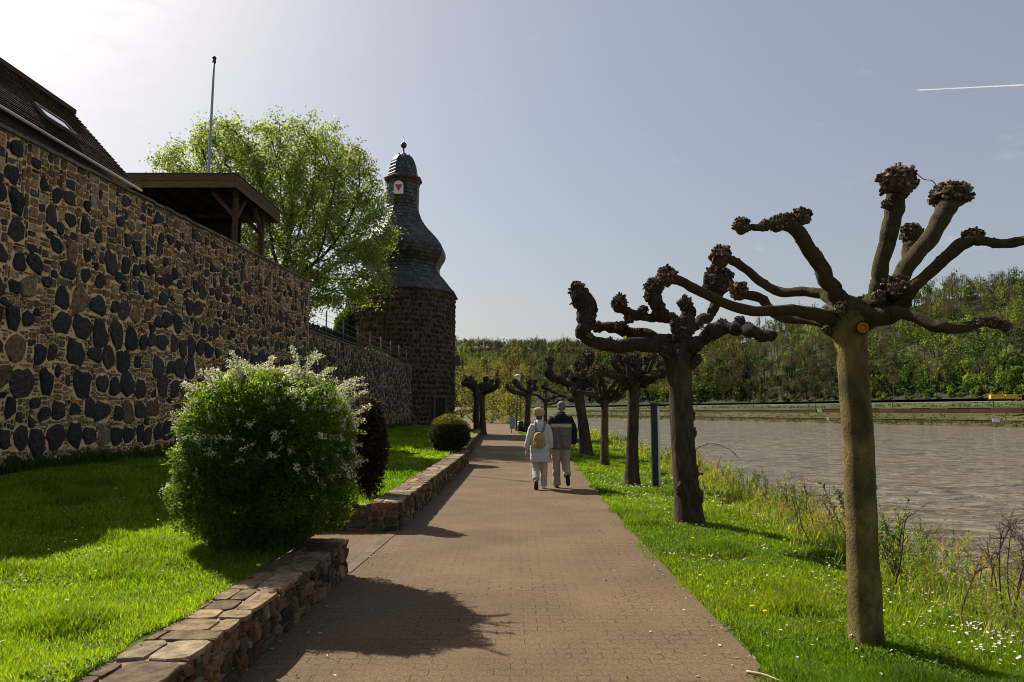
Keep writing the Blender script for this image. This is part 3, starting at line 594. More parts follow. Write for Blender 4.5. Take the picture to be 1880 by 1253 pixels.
def shelter():
    x1, x0, y0, y1, zt = -8.54, -13.4, 21.8, 26.0, 8.90
    t = empty('wooden_shelter', (-10.5, 24, 5.4), 'flat roofed dark wooden shelter standing on the terrace behind the tall wall', 'shelter')
    W = lambda a: np.array(a)
    g = Geo(); g.add(*box(((x0 + x1) / 2, (y0 + y1) / 2, zt + .015), (x1 - x0 + .1, y1 - y0 + .1, .03)), W((.07, .07, .07))); g.add(*box(((x0 + x1) / 2, (y0 + y1) / 2, zt - .06), (x1 - x0 - .1, y1 - y0 - .1, .1)), W((.022, .014, .009))); g.build('roof', M['wood_dark'], t)  # lower slab: the shade under the roof is put into its colour
    for a, b in (((x0, y0 - .02, 0), (x1 + .02, y0 - .02, 0)), ((x1 + .02, y0 - .045, 0), (x1 + .02, y1, 0)), ((x0, y1, 0), (x1, y1, 0)), ((x0, y0, 0), (x0, y1, 0))):
        g = Geo()
        for z, h, o, c in ((zt - .12, .2, .0, .9), (zt - .33, .2, .012, 1.1)): g.add(*bar(np.array(a) + (0, 0, z), np.array(b) + (0, 0, z), .045 - o, h), W((.105, .072, .036)) * c)
        g.build('fascia', M['wood'], t)
    for x, y in ((-8.8, 22.55), (-8.8, 25.0), (-12.9, 22.55), (-12.9, 25.0)):
        g = Geo(); g.add(*box((x, y, 7.05), (.14, .14, 3.3)), W((.075, .04, .022)))
        g.build('post', M['wood'], t)
        g = Geo(); s = 1 if x < -10 else -1; g.add(*bar((x, y, 7.75), (x + s * .75, y, 8.55), .1, .12), W((.085, .048, .028))); q = 1 if y < 24 else -1; g.add(*bar((x, y, 7.7), (x, y + q * .8, 8.55), .1, .12), W((.085, .048, .028))); g.build('brace', M['wood'], t)
    g = Geo()
    for x in np.linspace(x0 + .3, x1 - .3, 7): g.add(*box((x, (y0 + y1) / 2, zt - .2), (.1, y1 - y0 - .2, .16)), W((.03, .019, .012)))  # rafters darkened to hold the under-roof shade in their colour
    g.build('rafter', M['wood_dark'], t)
    g = Geo(); r = np.random.default_rng(2)
    for z in np.arange(5.6, 7.2, .21): g.add(*box(((x0 + x1) / 2, 25.62, z), (x1 - x0 - .6, .03, .17)), W((.05, .032, .02)) * r.uniform(.7, 1.2))
    for z in np.arange(5.6, 8.5, .21): g.add(*box((x0 + .3, 24, z), (.03, 3.6, .215)), W((.03, .02, .013)) * r.uniform(.7, 1.2))  # solid inner boards, the dark of the shaded interior put into their colour
    for z in np.arange(7.2, 8.5, .21): g.add(*box(((x0 + x1) / 2 - .5, 25.66, z), (x1 - x0 - 1.5, .03, .215)), W((.03, .02, .013)) * r.uniform(.7, 1.2))
    g.build('slat_panel', M['wood_dark'], t)
shelter()
def railing():
    A = np.array((-7.62, 26.6, 4.5)); B = np.array((-6.9, 47.2, 4.5)); t = empty('metal_railing', A, 'thin grey metal railing standing on the lower brown wall', 'railing')
    for i in range(9):
        p = A + (B - A) * i / 8; g = Geo(); g.add(*tube(np.array([p, p + (0, 0, 1.15)]), .03, 8), np.array((.12, .125, .13))); g.build('post', M['metal'], t, smooth=True)
    g = Geo()
    for h in (.25, .5, .75, 1.0): g.add(*tube(np.array([A + (0, 0, h), B + (0, 0, h)]), .008, 6), np.array((.3, .3, .3)))
    g.build('rail_wire', M['metal'], t)
railing()
def flagpole():
    b = P(380, 330, 30.); b[2] = 5.4; tp = P(388.5, 107, 30.); tp[0] = b[0] + .1
    t = empty('flagpole', b, 'slender grey flagpole with ball top rising behind the shelter', 'flagpole')
    g = Geo(); g.add(*tube(np.stack((np.linspace(b[0], tp[0], 8), np.full(8, 30.), np.linspace(b[2], tp[2], 8)), -1), np.linspace(.075, .045, 8), 12), np.array((.25, .27, .28))); g.build('pole', M['metal'], t, smooth=True)
    v, f = ico(2); g = Geo(); g.add(v * .09 + tp, f, np.array((.08, .07, .06))); g.add(*tube(np.array([tp - (0, 0, .22), tp - (0, 0, .08)]), .075, 10), np.array((.08, .07, .06))); g.build('ball_top', M['iron'], t, smooth=True)
flagpole()

# ------------------------------------------------------------------ pollarded planes
def knob(c, r, seed, n=110, sq=(1, 1, 1), shade=1.):
    rr = np.random.default_rng(seed); g = Geo(); v, f = ico(3); sq = np.array(sq)
    d = 1 + .5 * fbm(v * 1.9 + seed, 3, seed) + .26 * fbm(v * 5 + seed, 2, seed + 5)
    colr = np.array((.085, .058, .038)) * shade * (1 + .5 * vnoise(v * 7 + seed))[:, None]
    g.add(c + v * d[:, None] * r * sq * .86, f, colr)
    D = rdir(n, rr); D[:, 2] = np.where(D[:, 2] < -.5, -D[:, 2], D[:, 2]); D = unit(D); dirs = unit(D + rr.normal(size=(n, 3)) * .45)
    lumpy = (1 + .5 * fbm(D * 1.9 + seed, 3, seed))[:, None]; A = c + D * r * sq * lumpy * rr.uniform(.62, .86, (n, 1)); ln = r * rr.uniform(.12, .40, n)
    V, F = frusta(A, A + dirs * ln[:, None], r * rr.uniform(.07, .17, n), r * rr.uniform(.05, .14, n), 5)
    cc = np.repeat(np.array([(.11, .075, .048), (.065, .045, .032), (.27, .19, .125), (.045, .032, .025), (.16, .11, .07)])[rr.integers(5, size=n)], 10, 0) * shade  # the pale tan share puts sunlit highlights into the stub colours
    g.add(V, F, cc); return g
def pollard(name, d, trunk, limbs, label, mat, tcol, lcol, seed, tw=None, head=None, knob_n=190, bump=.05, group='pollarded trees along the river path', shade=1., twigs=0, tangle=None):
    """trunk rows (px, py, half width px); limbs: rows (px, py, radius px, depth offset) and knobs (px, py, r px, depth offset, squash)"""
    base = P(trunk[0][0], trunk[0][1], d); base[2] = float(zr(np.array(base[0]), np.array(base[1]))) if base[0] > 0 else base[2]
    t = empty(name, base, label, 'tree', group); sc = lambda dd: (d + dd) / F_PX
    T = np.array([np.append(P(a, b, d), c * sc(0)) for a, b, c in trunk]); T[0, 2] = base[2] - .08
    T = spline(T, 40); hz = T[:, 2] - T[0, 2]; T[:, 3] *= 1 + .28 * np.exp(-hz / .12)
    g = Geo(); V, F = tube(T[:, :3], T[:, 3], 28, bump, 2.5 / max(T[10, 3] * 4, .3), seed=seed); g.add(V, F, np.array(tcol) * (1 + .7 * fbm(V * (7, 7, 3.5), 4, seed))[:, None]); tr = g.build('trunk', mat, t, smooth=True)
    if head:
        g = Geo()
        for k, (a, b, r, dd) in enumerate(head):
            v, f = ico(3); c = P(a, b, d + dd); g.add(c + v * (r * sc(dd) * (1 + .25 * fbm(v * 1.8 + seed + k, 3, seed + k)))[:, None], f, np.array(lcol))
        g.build('trunk_head', mat, tr, smooth=True)
    wob = .6 if bump > .07 else .22
    if tangle:      # (px, py, half width, rise, count): the knotted inner arms of the head
        rt = np.random.default_rng(seed + 500); limbs = list(limbs)
        for i in range(tangle[4]):
            a = rt.uniform(-1, 1); ex = tangle[0] + a * tangle[2]; ey = tangle[1] - tangle[3] * rt.uniform(.1, 1) * (1 - .35 * a * a); dd = rt.uniform(-1, 1) * tangle[2] * d / F_PX * .8; r0 = trunk[-1][2] * rt.uniform(.3, .5)
            limbs.append(([(tangle[0] + a * 4, tangle[1] + 6, r0 * 1.2, 0), (tangle[0] + a * tangle[2] * .5, tangle[1] + rt.uniform(-6, 6), r0, dd * .5), (ex, ey, r0 * .8, dd)], [(ex, ey, r0 * rt.uniform(1.4, 2.0), dd), (tangle[0] + a * tangle[2] * .55, tangle[1] - rt.uniform(0, 8), r0 * 1.5, dd * .5)]))
    for k, (rows, knobs) in enumerate(limbs):
        if rows:
            Q = np.array([np.append(P(a, b, d + dd), r * sc(dd)) for a, b, r, dd in rows]); Q = spline(Q, max(14, 7 * len(rows))); g = Geo(); ii = np.arange(len(Q)); Q[:, :3] += np.stack([fbm(np.stack((ii * .31, 0 * ii + seed + q * 9, 0 * ii + k), -1), 2, q) for q in range(3)], -1) * Q[:, 3:] * wob * np.clip(ii / 6., 0, 1)[:, None]; Q[:, 3] *= 1 + wob * .55 * fbm(np.stack((ii * .42, 0 * ii + seed, 0 * ii + k), -1), 2, 5)
            V, F = tube(Q[:, :3], np.maximum(Q[:, 3], .004), 14, bump * 1.5, 5., seed=seed + k); g.add(V, F, np.array(lcol) * (1 + .3 * fbm(V * 6, 2, seed + k))[:, None])
            rr = np.random.default_rng(seed * 7 + k); m = len(Q)        # old side-shoot scars on the limb
            for _ in range(int(m * .9)):
                i = rr.integers(2, m - 1); v, f = ico(1); g.add(Q[i, :3] + rdir(1, rr)[0] * Q[i, 3] * .82 + v * Q[i, 3] * rr.uniform(.22, .42), f, np.array(lcol) * rr.uniform(.5, 1.1))
            L_ = g.build('limb', mat, t, smooth=True)
        else: L_ = tr
        for q, kn in enumerate(knobs):
            a, b, r, dd = kn[:4]; sq = kn[4] if len(kn) > 4 else (1, 1, 1)
            gk = knob(P(a, b, d + dd), r * sc(dd), seed * 31 + k * 7 + q, kn[5] if len(kn) > 5 else knob_n, sq, shade)
            if twigs:
                rr = np.random.default_rng(seed + k * 3 + q); c = P(a, b, d + dd); R0 = r * sc(dd); D = unit(rdir(twigs, rr) + (0, 0, .6)); A = c + D * R0 * .8; B1 = A + unit(D + rr.normal(size=(twigs, 3)) * .3) * rr.uniform(.6, 1.6, (twigs, 1)) * R0
                V, F = frusta(A, B1, R0 * .05, R0 * .02, 3); gk.add(V, F, np.array((.06, .042, .03)))
            gk.build('knob', M['burr'], L_)
    return t
def pruning_scar():
    t = [o for o in bpy.data.objects if o.name == 'pollard_tree'][0]; a, b = P(1583, 601, 5.35), P(1584, 602, 5.16); g = Geo()
    V, F = tube(np.array([a, b]), 12 * 5.3 / F_PX, 16, cap=False); V = V * 1.0; m = len(V); V = np.concatenate((V, [b])); j = np.arange(16); c = np.tile(np.array((.07, .055, .03)), (m + 1, 1)); g.add(V, F, c)
    ring = V[16:32] * .86 + b * .14 + (0, -.004, 0); g.add(np.concatenate((ring, [b + (0, -.005, 0)])), np.stack((j, (j + 1) % 16, 0 * j + 16), -1), np.array((.26, .12, .035))); g.build('pruning_scar', M['burr'], t)
def fine_twig():
    t = [o for o in bpy.data.objects if o.name == 'pollard_tree'][0]; g = Geo(); g.add(*tube(spline(np.array([P(1684, 320, 5.2), P(1697, 330, 5.3), P(1711, 332, 5.45), P(1720, 342, 5.6)]), 12), .0035, 5), np.array((.06, .045, .03))); g.build('twig', M['twig'], t)
def spring_leaves(tree, spots, d):
    r = np.random.default_rng(5); g = Geo()
    for a, b, dd in spots: c = P(a, b, d + dd); n = 8; g.add(*leaves(c + r.normal(size=(n, 3)) * .02, rdir(n, r) + (0, 0, .6), rdir(n, r), .055 * r.uniform(.6, 1.2, n), .04, .1), np.array((.22, .30, .05)))
    tag(g.build('spring_leaves', M['leaf_lime'], tree), kind='stuff')
OLV = (.20, .152, .05); OLV2 = (.078, .058, .026)
pollard('pollard_tree', 5.35, [(1589, 1160, 27), (1587, 1080, 28), (1583, 1000, 26.5), (1579, 900, 27), (1575, 800, 26.5), (1569, 720, 26), (1563, 650, 27), (1558, 605, 31), (1556, 575, 33)], [
    ([(1548, 585, 18, 0), (1520, 582, 14.5, -.05), (1482, 574, 11.5, -.1), (1445, 569, 10.5, -.15), (1384, 572, 10, -.2), (1318, 551, 9.5, -.25), (1262, 523, 8.5, -.3), (1236, 512, 9, -.3)], [(1225, 509, 20, -.3)]),
    ([(1540, 565, 13, .1), (1515, 543, 10, .25), (1487, 536, 8.8, .35), (1435, 537, 8.5, .5), (1403, 523, 8.3, .6), (1370, 495, 8.5, .7), (1342, 477, 9, .75)], [(1324, 472, 21, .75)]),
    ([(1560, 580, 21, 0), (1543, 551, 17, -.02), (1527, 530, 15, -.05), (1506, 491, 14, -.1), (1482, 453, 13.5, -.15), (1462, 424, 14, -.2), (1440, 413, 10, -.2), (1400, 417, 8, -.25), (1378, 418, 6, -.28)], [(1471, 400, 18, -.2), (1443, 408, 16, -.2), (1425, 412, 17, -.2), (1404, 416, 12, -.24), (1361, 416, 16, -.28)]),
    ([(1590, 575, 24, 0), (1604, 555, 19, .02), (1611, 530, 15, .0), (1618, 491, 14.5, -.05), (1632, 434, 15, -.1), (1641, 388, 16, -.15), (1648, 352, 18, -.2)], [(1648, 337, 34, -.2, (1.05, 1, .82)), (1628, 376, 10, -.2)]),
    ([(1625, 580, 23, 0), (1640, 545, 19, .1), (1651, 520, 16, .15), (1669, 486, 16, .2), (1702, 444, 16, .3), (1730, 397, 16.5, .35), (1743, 370, 20, .4)], [(1745, 361, 33, .4, (1.1, 1, .8))]),
    ([(1662, 500, 9, .6), (1668, 465, 12, .7), (1672, 445, 13, .75)], [(1674, 429, 21, .75)]),
    ([(1650, 570, 15, -.05), (1674, 533, 11, -.2), (1712, 495, 11, -.3), (1749, 463, 11.5, -.4), (1780, 441, 12, -.45), (1805, 444, 9, -.5), (1843, 448, 9, -.55), (1880, 441, 9.5, -.6), (1935, 428, 9, -.7), (1990, 400, 10, -.75)], [(1786, 434, 18, -.45, (1.2, 1, .8)), (2000, 392, 22, -.75)]),
    ([(1590, 585, 20, -.05), (1625, 577, 13, -.15), (1651, 574, 11, -.2), (1683, 584, 10.5, -.3), (1726, 601, 10.5, -.4), (1772, 601, 9.5, -.45), (1805, 594, 8, -.5), (1843, 601, 6, -.55)], [(1800, 592, 11, -.5, (1.3, 1, .8)), (1822, 594, 13, -.52, (1.2, 1, .8)), (1846, 600, 11, -.55)]),
    ([(1560, 600, 14, .25), (1500, 590, 9, .5), (1440, 585, 8, .7), (1417, 572, 8, .75), (1398, 549, 9, .8), (1368, 542, 8, .8)], [(1356, 537, 18, .8)]),
    ([(1545, 600, 12, .1), (1530, 612, 9, .05), (1518, 606, 8, .02)], [(1519, 606, 9, .02)]),
    ([], [(1648, 530, 26, -.1), (1612, 548, 14, -.12), (1545, 568, 14, -.12), (1588, 560, 16, .05)]),
], 'nearest pollarded plane tree with smooth olive trunk and long upswept knobbly limbs', M['bark'], OLV, OLV2, 3, head=[(1556, 578, 34, 0), (1580, 580, 30, 0), (1610, 578, 24, 0), (1640, 570, 20, 0)], bump=.06)
pruning_scar()
fine_twig()
BRK = (.07, .049, .034); BRK2 = (.055, .038, .027)
second = pollard('pollard_tree', 11.0, [(1265, 948, 27), (1262, 910, 23), (1257, 860, 22), (1253, 800, 21), (1250, 740, 21.5), (1247, 690, 22), (1245, 655, 27), (1245, 625, 25)], [
    ([(1240, 640, 20, 0), (1225, 627, 15, -.1), (1187, 631, 13, -.2), (1131, 634, 12, -.3), (1089, 625, 12, -.35), (1074, 608, 14, -.35), (1078, 580, 16, -.35), (1070, 550, 17, -.35), (1063, 533, 16, -.35)], [(1060, 533, 16, -.35), (1068, 556, 17, -.35), (1080, 590, 17, -.35), (1075, 618, 13, -.35), (1120, 632, 12, -.32), (1160, 634, 11, -.25)]),
    ([(1235, 630, 14, .1), (1206, 618, 11, .3), (1154, 608, 10, .5), (1103, 603, 10, .6)], [(1098, 602, 12, .6), (1140, 600, 12, .5), (1170, 612, 10, .4)]),
    ([(1246, 605, 13, .0), (1240, 586, 10, .1), (1211, 580, 10, .15), (1173, 580, 10, .2), (1150, 570, 10, .2), (1138, 560, 11, .2)], [(1136, 557, 16, .2), (1155, 585, 11, .2), (1180, 572, 11, .2), (1138, 600, 9, .2)]),
    ([(1213, 582, 11, .2), (1211, 570, 13, .15), (1206, 550, 13, .1), (1202, 530, 14, .1)], [(1200, 528, 19, .1), (1194, 545, 13, .1)]),
    ([(1250, 630, 18, 0), (1256, 605, 14, .1), (1262, 582, 12, .2), (1258, 565, 11, .2)], [(1257, 557, 14, .2), (1266, 580, 9, .2)]),
    ([(1260, 610, 13, .1), (1285, 592, 10, .4), (1305, 578, 9, .6), (1318, 555, 10, .7), (1318, 535, 14, .7)], [(1318, 515, 31, .7), (1292, 585, 10, .5)]),
    ([(1258, 640, 18, 0), (1281, 627, 13, -.2), (1318, 609, 13, -.4), (1356, 604, 12, -.6), (1389, 613, 11, -.8), (1420, 617, 10, -.9)], [(1358, 590, 11, -.6), (1376, 604, 11, -.7), (1325, 596, 11, -.4), (1306, 603, 11, -.3), (1418, 617, 9, -.9)]),
    ([(1242, 625, 12, -.2), (1240, 605, 9, -.25), (1238, 594, 8, -.25)], [(1238, 594, 9, -.25)]),
    ([(1262, 672, 10, -.1), (1276, 664, 9, -.1)], [(1279, 660, 11, -.1)]),
    ([], [(1268, 795, 12, -.02, (1, 1, 1.2), 8), (1270, 870, 15, -.02, (1, 1, 1.5), 10), (1282, 912, 11, -.02, (1, 1, 1.6), 6), (1268, 765, 9, 0, (1, 1, 1.4), 6), (1252, 900, 13, -.12, (1, 1, 1.3), 4), (1246, 640, 25, -.05), (1225, 645, 16, -.1), (1272, 640, 15, 0)]),
], 'second nearest pollarded tree, thick dark furrowed trunk and crooked low limbs', M['bark_rough'], BRK, BRK2, 5, head=[(1245, 640, 30, 0)], bump=.14, knob_n=80, shade=.72)
spring_leaves(second, [(1084, 616, -.5), (1151, 622, -.45), (1254, 603, -.2), (1291, 604, -.5)], 11.0)
pollard('pollard_tree', 16.4, [(1160, 887, 15), (1161, 860, 12), (1161, 820, 11), (1162, 780, 10.5), (1163, 730, 11), (1164, 705, 13)], [
    ([(1160, 705, 8, 0), (1140, 695, 6, -.3), (1120, 690, 5, -.5), (1108, 680, 5, -.6)], [(1106, 678, 10, -.6), (1125, 688, 8, -.4)]),
    ([(1162, 700, 8, 0), (1150, 675, 6, .2), (1140, 660, 5, .3)], [(1138, 657, 11, .3), (1150, 680, 8, .1)]),
    ([(1165, 700, 8, 0), (1166, 680, 6, -.3), (1164, 662, 5, -.4)], [(1163, 660, 13, -.4), (1170, 685, 9, -.2)]),
    ([(1166, 700, 8, 0), (1182, 680, 6, .2), (1190, 668, 5, .3)], [(1191, 664, 13, .3), (1180, 688, 9, .1)]),
    ([(1168, 702, 8, 0), (1190, 692, 6, -.3), (1212, 688, 5, -.5), (1225, 682, 4, -.6)], [(1205, 686, 10, -.5), (1226, 681, 8, -.6)]),
    ([], [(1164, 700, 15, 0), (1150, 700, 9, -.1), (1178, 700, 9, .1)]),
], 'third pollarded tree from the front, slim trunk under a dense twiggy knotted head', M['bark_rough'], BRK, BRK2, 7, bump=.1, knob_n=60, shade=.8, twigs=22, tangle=(1164, 700, 58, 52, 11))
pollard('pollard_tree', 22.0, [(1110, 853, 9.5), (1110, 830, 7.5), (1110, 790, 7), (1110, 750, 7), (1110, 730, 8)], [
    ([(1108, 740, 6, 0), (1096, 715, 4, .3), (1080, 695, 3.5, .6), (1072, 688, 3.5, .7)], [(1071, 686, 8, .7), (1086, 700, 6, .5)]),
    ([(1110, 735, 6, 0), (1108, 710, 4.5, -.4), (1100, 685, 4, -.7)], [(1100, 683, 9, -.7), (1105, 700, 6, -.5)]),
    ([(1111, 735, 6, 0), (1122, 712, 4, -.3), (1132, 700, 3.5, -.5), (1146, 692, 3.5, -.7)], [(1148, 690, 8, -.7), (1128, 702, 6, -.4)]),
    ([(1112, 740, 5, 0), (1130, 722, 3.5, .4), (1142, 712, 3, .6)], [(1143, 711, 6, .6)]),
    ([(1108, 742, 5, 0), (1088, 728, 3.5, -.4), (1070, 722, 3, -.8), (1052, 718, 3, -1.)], [(1050, 717, 6, -1.), (1085, 690, 8, -.9)]),
], 'fourth pollarded tree from the front, slim pale trunk with branches in a fan', M['bark'], (.11, .085, .055), BRK2, 9, bump=.08, knob_n=50, shade=.8, twigs=16, tangle=(1110, 728, 50, 48, 8))
pollard('pollard_tree', 27.0, [(1077, 839, 13), (1074, 810, 11), (1070, 775, 9.5), (1065, 745, 9), (1061, 715, 10)], [
    ([(1060, 720, 9, 0), (1050, 706, 8, -.2), (1037, 701, 7.5, -.4), (1017, 695, 7.5, -.6), (1007, 686, 7.5, -.7), (1008, 668, 7, -.7)], [(1009, 662, 9, -.7), (1006, 680, 9, -.7), (1030, 696, 8, -.5), (1018, 697, 8, -.6)]),
    ([(1062, 712, 9, 0), (1058, 690, 7, .2), (1068, 672, 6, .4), (1078, 662, 6, .5)], [(1082, 656, 12, .5), (1062, 680, 8, .2), (1070, 672, 8, .4)]),
    ([(1064, 714, 8, 0), (1075, 696, 6, -.3), (1088, 685, 5, -.5)], [(1090, 682, 10, -.5), (1076, 694, 8, -.3)]),
    ([(1060, 712, 7, 0), (1052, 694, 6, .5), (1042, 688, 5, .8)], [(1040, 686, 9, .8), (1054, 690, 8, .5)]),
    ([(1058, 735, 5, 0), (1035, 728, 4, .5), (1018, 720, 3.5, .9), (1000, 712, 3, 1.2)], [(998, 711, 5, 1.2)]),
], 'thick pollarded tree leaning left just beyond the walking couple', M['bark_rough'], BRK, BRK2, 13, bump=.1, knob_n=50, shade=.75, twigs=8, tangle=(1060, 712, 46, 52, 9))
pollard('pollard_tree', 51.0, [(875, 790, 6), (875, 760, 5), (875, 735, 5), (874, 715, 6)], [
    ([(874, 718, 5, 0), (866, 708, 6, -.3), (858, 703, 7, -.5)], [(861, 702, 11, -.5), (853, 705, 7, -.6), (868, 706, 9, -.2)]),
    ([(876, 716, 4, 0), (882, 712, 4, .2)], [(884, 711, 8, .2)])],
    'left one of two far pollarded trees standing close together by the tower', M['bark_rough'], BRK, BRK2, 15, knob_n=30, shade=.7)
pollard('pollard_tree', 49.0, [(887, 797, 6.5), (886, 770, 5.5), (885, 740, 5), (885, 720, 6)], [
    ([(886, 722, 5, 0), (897, 717, 5, -.3), (910, 712, 4.5, -.6), (914, 703, 4, -.7)], [(914, 701, 6, -.7), (905, 712, 7, -.5), (897, 716, 7, -.3)]),
    ([(886, 718, 5, 0), (892, 702, 4, .3)], [(892, 697, 6, .3)]),
    ([(888, 718, 4, 0), (902, 704, 3.5, .5)], [(903, 701, 5, .5)])],
    'right one of two far pollarded trees standing close together by the tower', M['bark_rough'], BRK, BRK2, 17, knob_n=30, shade=.7)
pollard('pollard_tree', 57.0, [(967, 791, 7.5), (968, 770, 6), (969, 740, 5.5), (969, 722, 6.5)], [
    ([(967, 726, 5, 0), (955, 722, 4, -.3), (940, 719, 4, -.6), (930, 711, 3.5, -.8)], [(930, 709, 5, -.8), (946, 721, 5, -.5)]),
    ([(968, 720, 5, 0), (958, 715, 4, .3), (946, 704, 4, .6)], [(945, 701, 6, .6), (951, 710, 5, .4)]),
    ([(970, 720, 5, 0), (972, 705, 4, -.3)], [(972, 700, 7, -.3)]),
    ([(971, 722, 5, 0), (980, 712, 4, .3), (981, 704, 3.5, .4)], [(981, 701, 6, .4), (984, 714, 5, .3)])],
    'far pollarded tree with stubby raised arms, beside the street lamp', M['bark_rough'], BRK, BRK2, 19, knob_n=30, shade=.7)
pollard('pollard_tree', 62.0, [(1001, 788, 4.5), (1001, 760, 3.6), (1001, 735, 3.6)], [
    ([(1001, 738, 3, 0), (988, 727, 2.5, -.5), (975, 724, 2, -1)], [(974, 723, 4, -1.)]), ([(1001, 736, 3, 0), (1001, 720, 2.5, .5)], [(1001, 718, 5, .5)]), ([(1002, 738, 3, 0), (1016, 730, 2.5, .6), (1032, 727, 2, 1.)], [(1033, 726, 4, 1.), (1016, 729, 4, .6)]), ([(1001, 742, 3, 0), (1012, 742, 2.5, -.6), (1024, 738, 2, -1.)], [(1025, 737, 4, -1.)])],
    'slim far pollarded tree seen between the walking couple, with thin spread arms', M['bark_rough'], BRK, BRK2, 23, knob_n=24, shade=.7)

# ------------------------------------------------------------------ side entrance between the two low walls
g = Geo(); g.add([(-2.9, 7.34, .002), (-1.5, 7.34, .002), (-1.4, 9.92, .002), (-2.9, 9.92, .002)], np.array([[0, 1, 2, 3]])); tag(g.build('side_path', M['paving']), kind='structure')
def kerb():
    r = np.random.default_rng(4); A = np.array((-1.66, 7.36, -.018)); B = np.array((-1.56, 9.9, -.018)); n = 5
    g = Geo()
    for i in range(n): g.add(*bar(A + (B - A) * i / n, A + (B - A) * ((i + .985) / n), .12, .06), np.array((.115, .085, .056)) * r.uniform(.85, 1.15))
    tag(bevelled(g.build('kerb', M['plain'])), kind='structure')
    t = empty('entrance_wall', (-2.85, 8.6, 0), 'short dark retaining wall closing the side entrance behind the flowering bush', 'wall')
    g = Geo(); g.add(*box((-2.97, 8.63, .1), (.2, 2.54, .42))); g.build('mortar_core', M['mortar_dark'], t)
    sm = lambda u, v, q: (q.uniform(.07, .28), q.uniform(.05, .15), pick(BROWNS, q) * q.uniform(.4, .95))
    g = Geo(); g.add(*stone_geo(pack(2.5, .36, [], sm, cell=.015, gap=.014, seed=77), planar((-2.86, 7.38, -.02), (0, 1, 0), (1, 0, 0)), (.025, .04), 78, (.12, .1)))
    g.add(*stone_geo(pack(1.0, .40, [], sm, cell=.015, gap=.014, seed=79), planar((-2.86, 9.93, -.02), (1, 0, 0), (0, -1, 0)), (.025, .04), 80, (.12, .1)))
    g.build('stone_facing', M['rubble'], t)
    g = Geo(); g.add(*box((-2.36, 10.02, .16), (1.0, .16, .36))); g.build('mortar_core', M['mortar_dark'], t)
kerb()

# ------------------------------------------------------------------ grass
def blades(x, y, z, h, w, lean, col, r):
    n = len(x); az = r.uniform(0, 2 * math.pi, n); s = np.stack((np.cos(az), np.sin(az), 0 * az), -1) * (w / 2)[:, None]
    la = r.uniform(0, 2 * math.pi, n); l = np.stack((np.cos(la), np.sin(la), 0 * la), -1) * (lean * h)[:, None]
    b = np.stack((x, y, z), -1); m = b + l * .35 + np.stack((0 * h, 0 * h, h * .58), -1); tp = b + l + np.stack((0 * h, 0 * h, h * np.sqrt(np.clip(1 - lean ** 2, .2, 1))), -1)
    V = np.stack((b - s, b + s, m + s * .75, m - s * .75, tp), 1).reshape(-1, 3); o = np.arange(n)[:, None] * 5
    return V, [o + np.array([[0, 1, 2, 3]]), o + np.array([[3, 2, 4]])], np.repeat(col, 5, 0)
GR = np.array([(.112, .194, .007), (.145, .225, .008), (.087, .172, .007), (.185, .25, .013), (.055, .124, .008)])
def ypick(n, y0, y1, k, r):
    q = 1 - k; u = r.random(n); return (y0 ** q + u * (y1 ** q - y0 ** q)) ** (1 / q)
def lay_grass(n, y0, y1, k, xf, zf, hb, seed, name, label, tone=1.):
    r = np.random.default_rng(seed); y = ypick(n, y0, y1, k, r); a, b = xf(y); x = a + (b - a) * r.random(n)
    p2 = np.stack((x, y, 0 * x), -1); cl = fbm(p2 * 2.2, 3, seed); big = fbm(p2 * .45, 2, seed + 3)
    keep = (np.abs(x) < .86 * y + 1.6) & (r.random(n) < .62 + .9 * (cl + .35)); x, y, cl, big = x[keep], y[keep], cl[keep], big[keep]; n = len(x)
    tuft = np.clip(fbm(np.stack((x, y, 0 * x), -1) * 1.6 + 40, 2, seed + 9) - .12, 0, 1)
    h = hb * (r.uniform(.35, 1.15, n) + .6 * cl + 3.6 * tuft); h = np.clip(h, .02, .22); w = np.maximum(.0042, .0011 * y) * r.uniform(.75, 1.3, n)
    c = GR[r.integers(len(GR), size=n)] * (1 + .38 * big + .22 * cl - .5 * tuft)[:, None] * r.uniform(.75, 1.25, (n, 1)); c[:, 0] *= 1 + .35 * big
    dry = r.random(n) < .035; c[dry] = np.array((.20, .16, .06)) * r.uniform(.6, 1.1, (dry.sum(), 1))
    g = Geo(); g.add(*blades(x, y, zf(x, y) - .008, h, w, r.uniform(.15, .75, n), np.maximum(c * tone, .003), r)); o = g.build(name, M['grass']); tag(o, label, 'grass', kind='stuff'); return o
def ledge(y): return np.where((y > 7.36) & (y < 9.9), -2.92, np.where(y < 8, pl(y) - .37, pl(y) - .42)) + .0 * y
def fringe(f, s, amp, seed): return lambda y: f(y) + amp * fbm(np.stack((y * 2.2, y * 0 + s, y * .7), -1), 3, seed)
lay_grass(360000, 2.4, 14, 1.5, lambda y: (np.maximum(wallx(y) + .02, -.86 * y - 1.0), fringe(ledge, 1, .07, 2)(y)), zl, .058, 51, 'grass', 'bright spring grass of the raised lawn beside the near low wall')
lay_grass(120000, 10, 49, 1.4, lambda y: (wallx(y) + .02, fringe(ledge, 2, .06, 3)(y)), zl, .06, 52, 'grass', 'grass of the far raised lawn between tower, tall wall and long low wall')
lay_grass(380000, 2.9, 75, 1.75, lambda y: (fringe(pr, 3, .24, 4)(y) - .02, xb(y) + .7), zr, .055, 53, 'grass', 'bright green grass verge between the path and the river bank', .80)
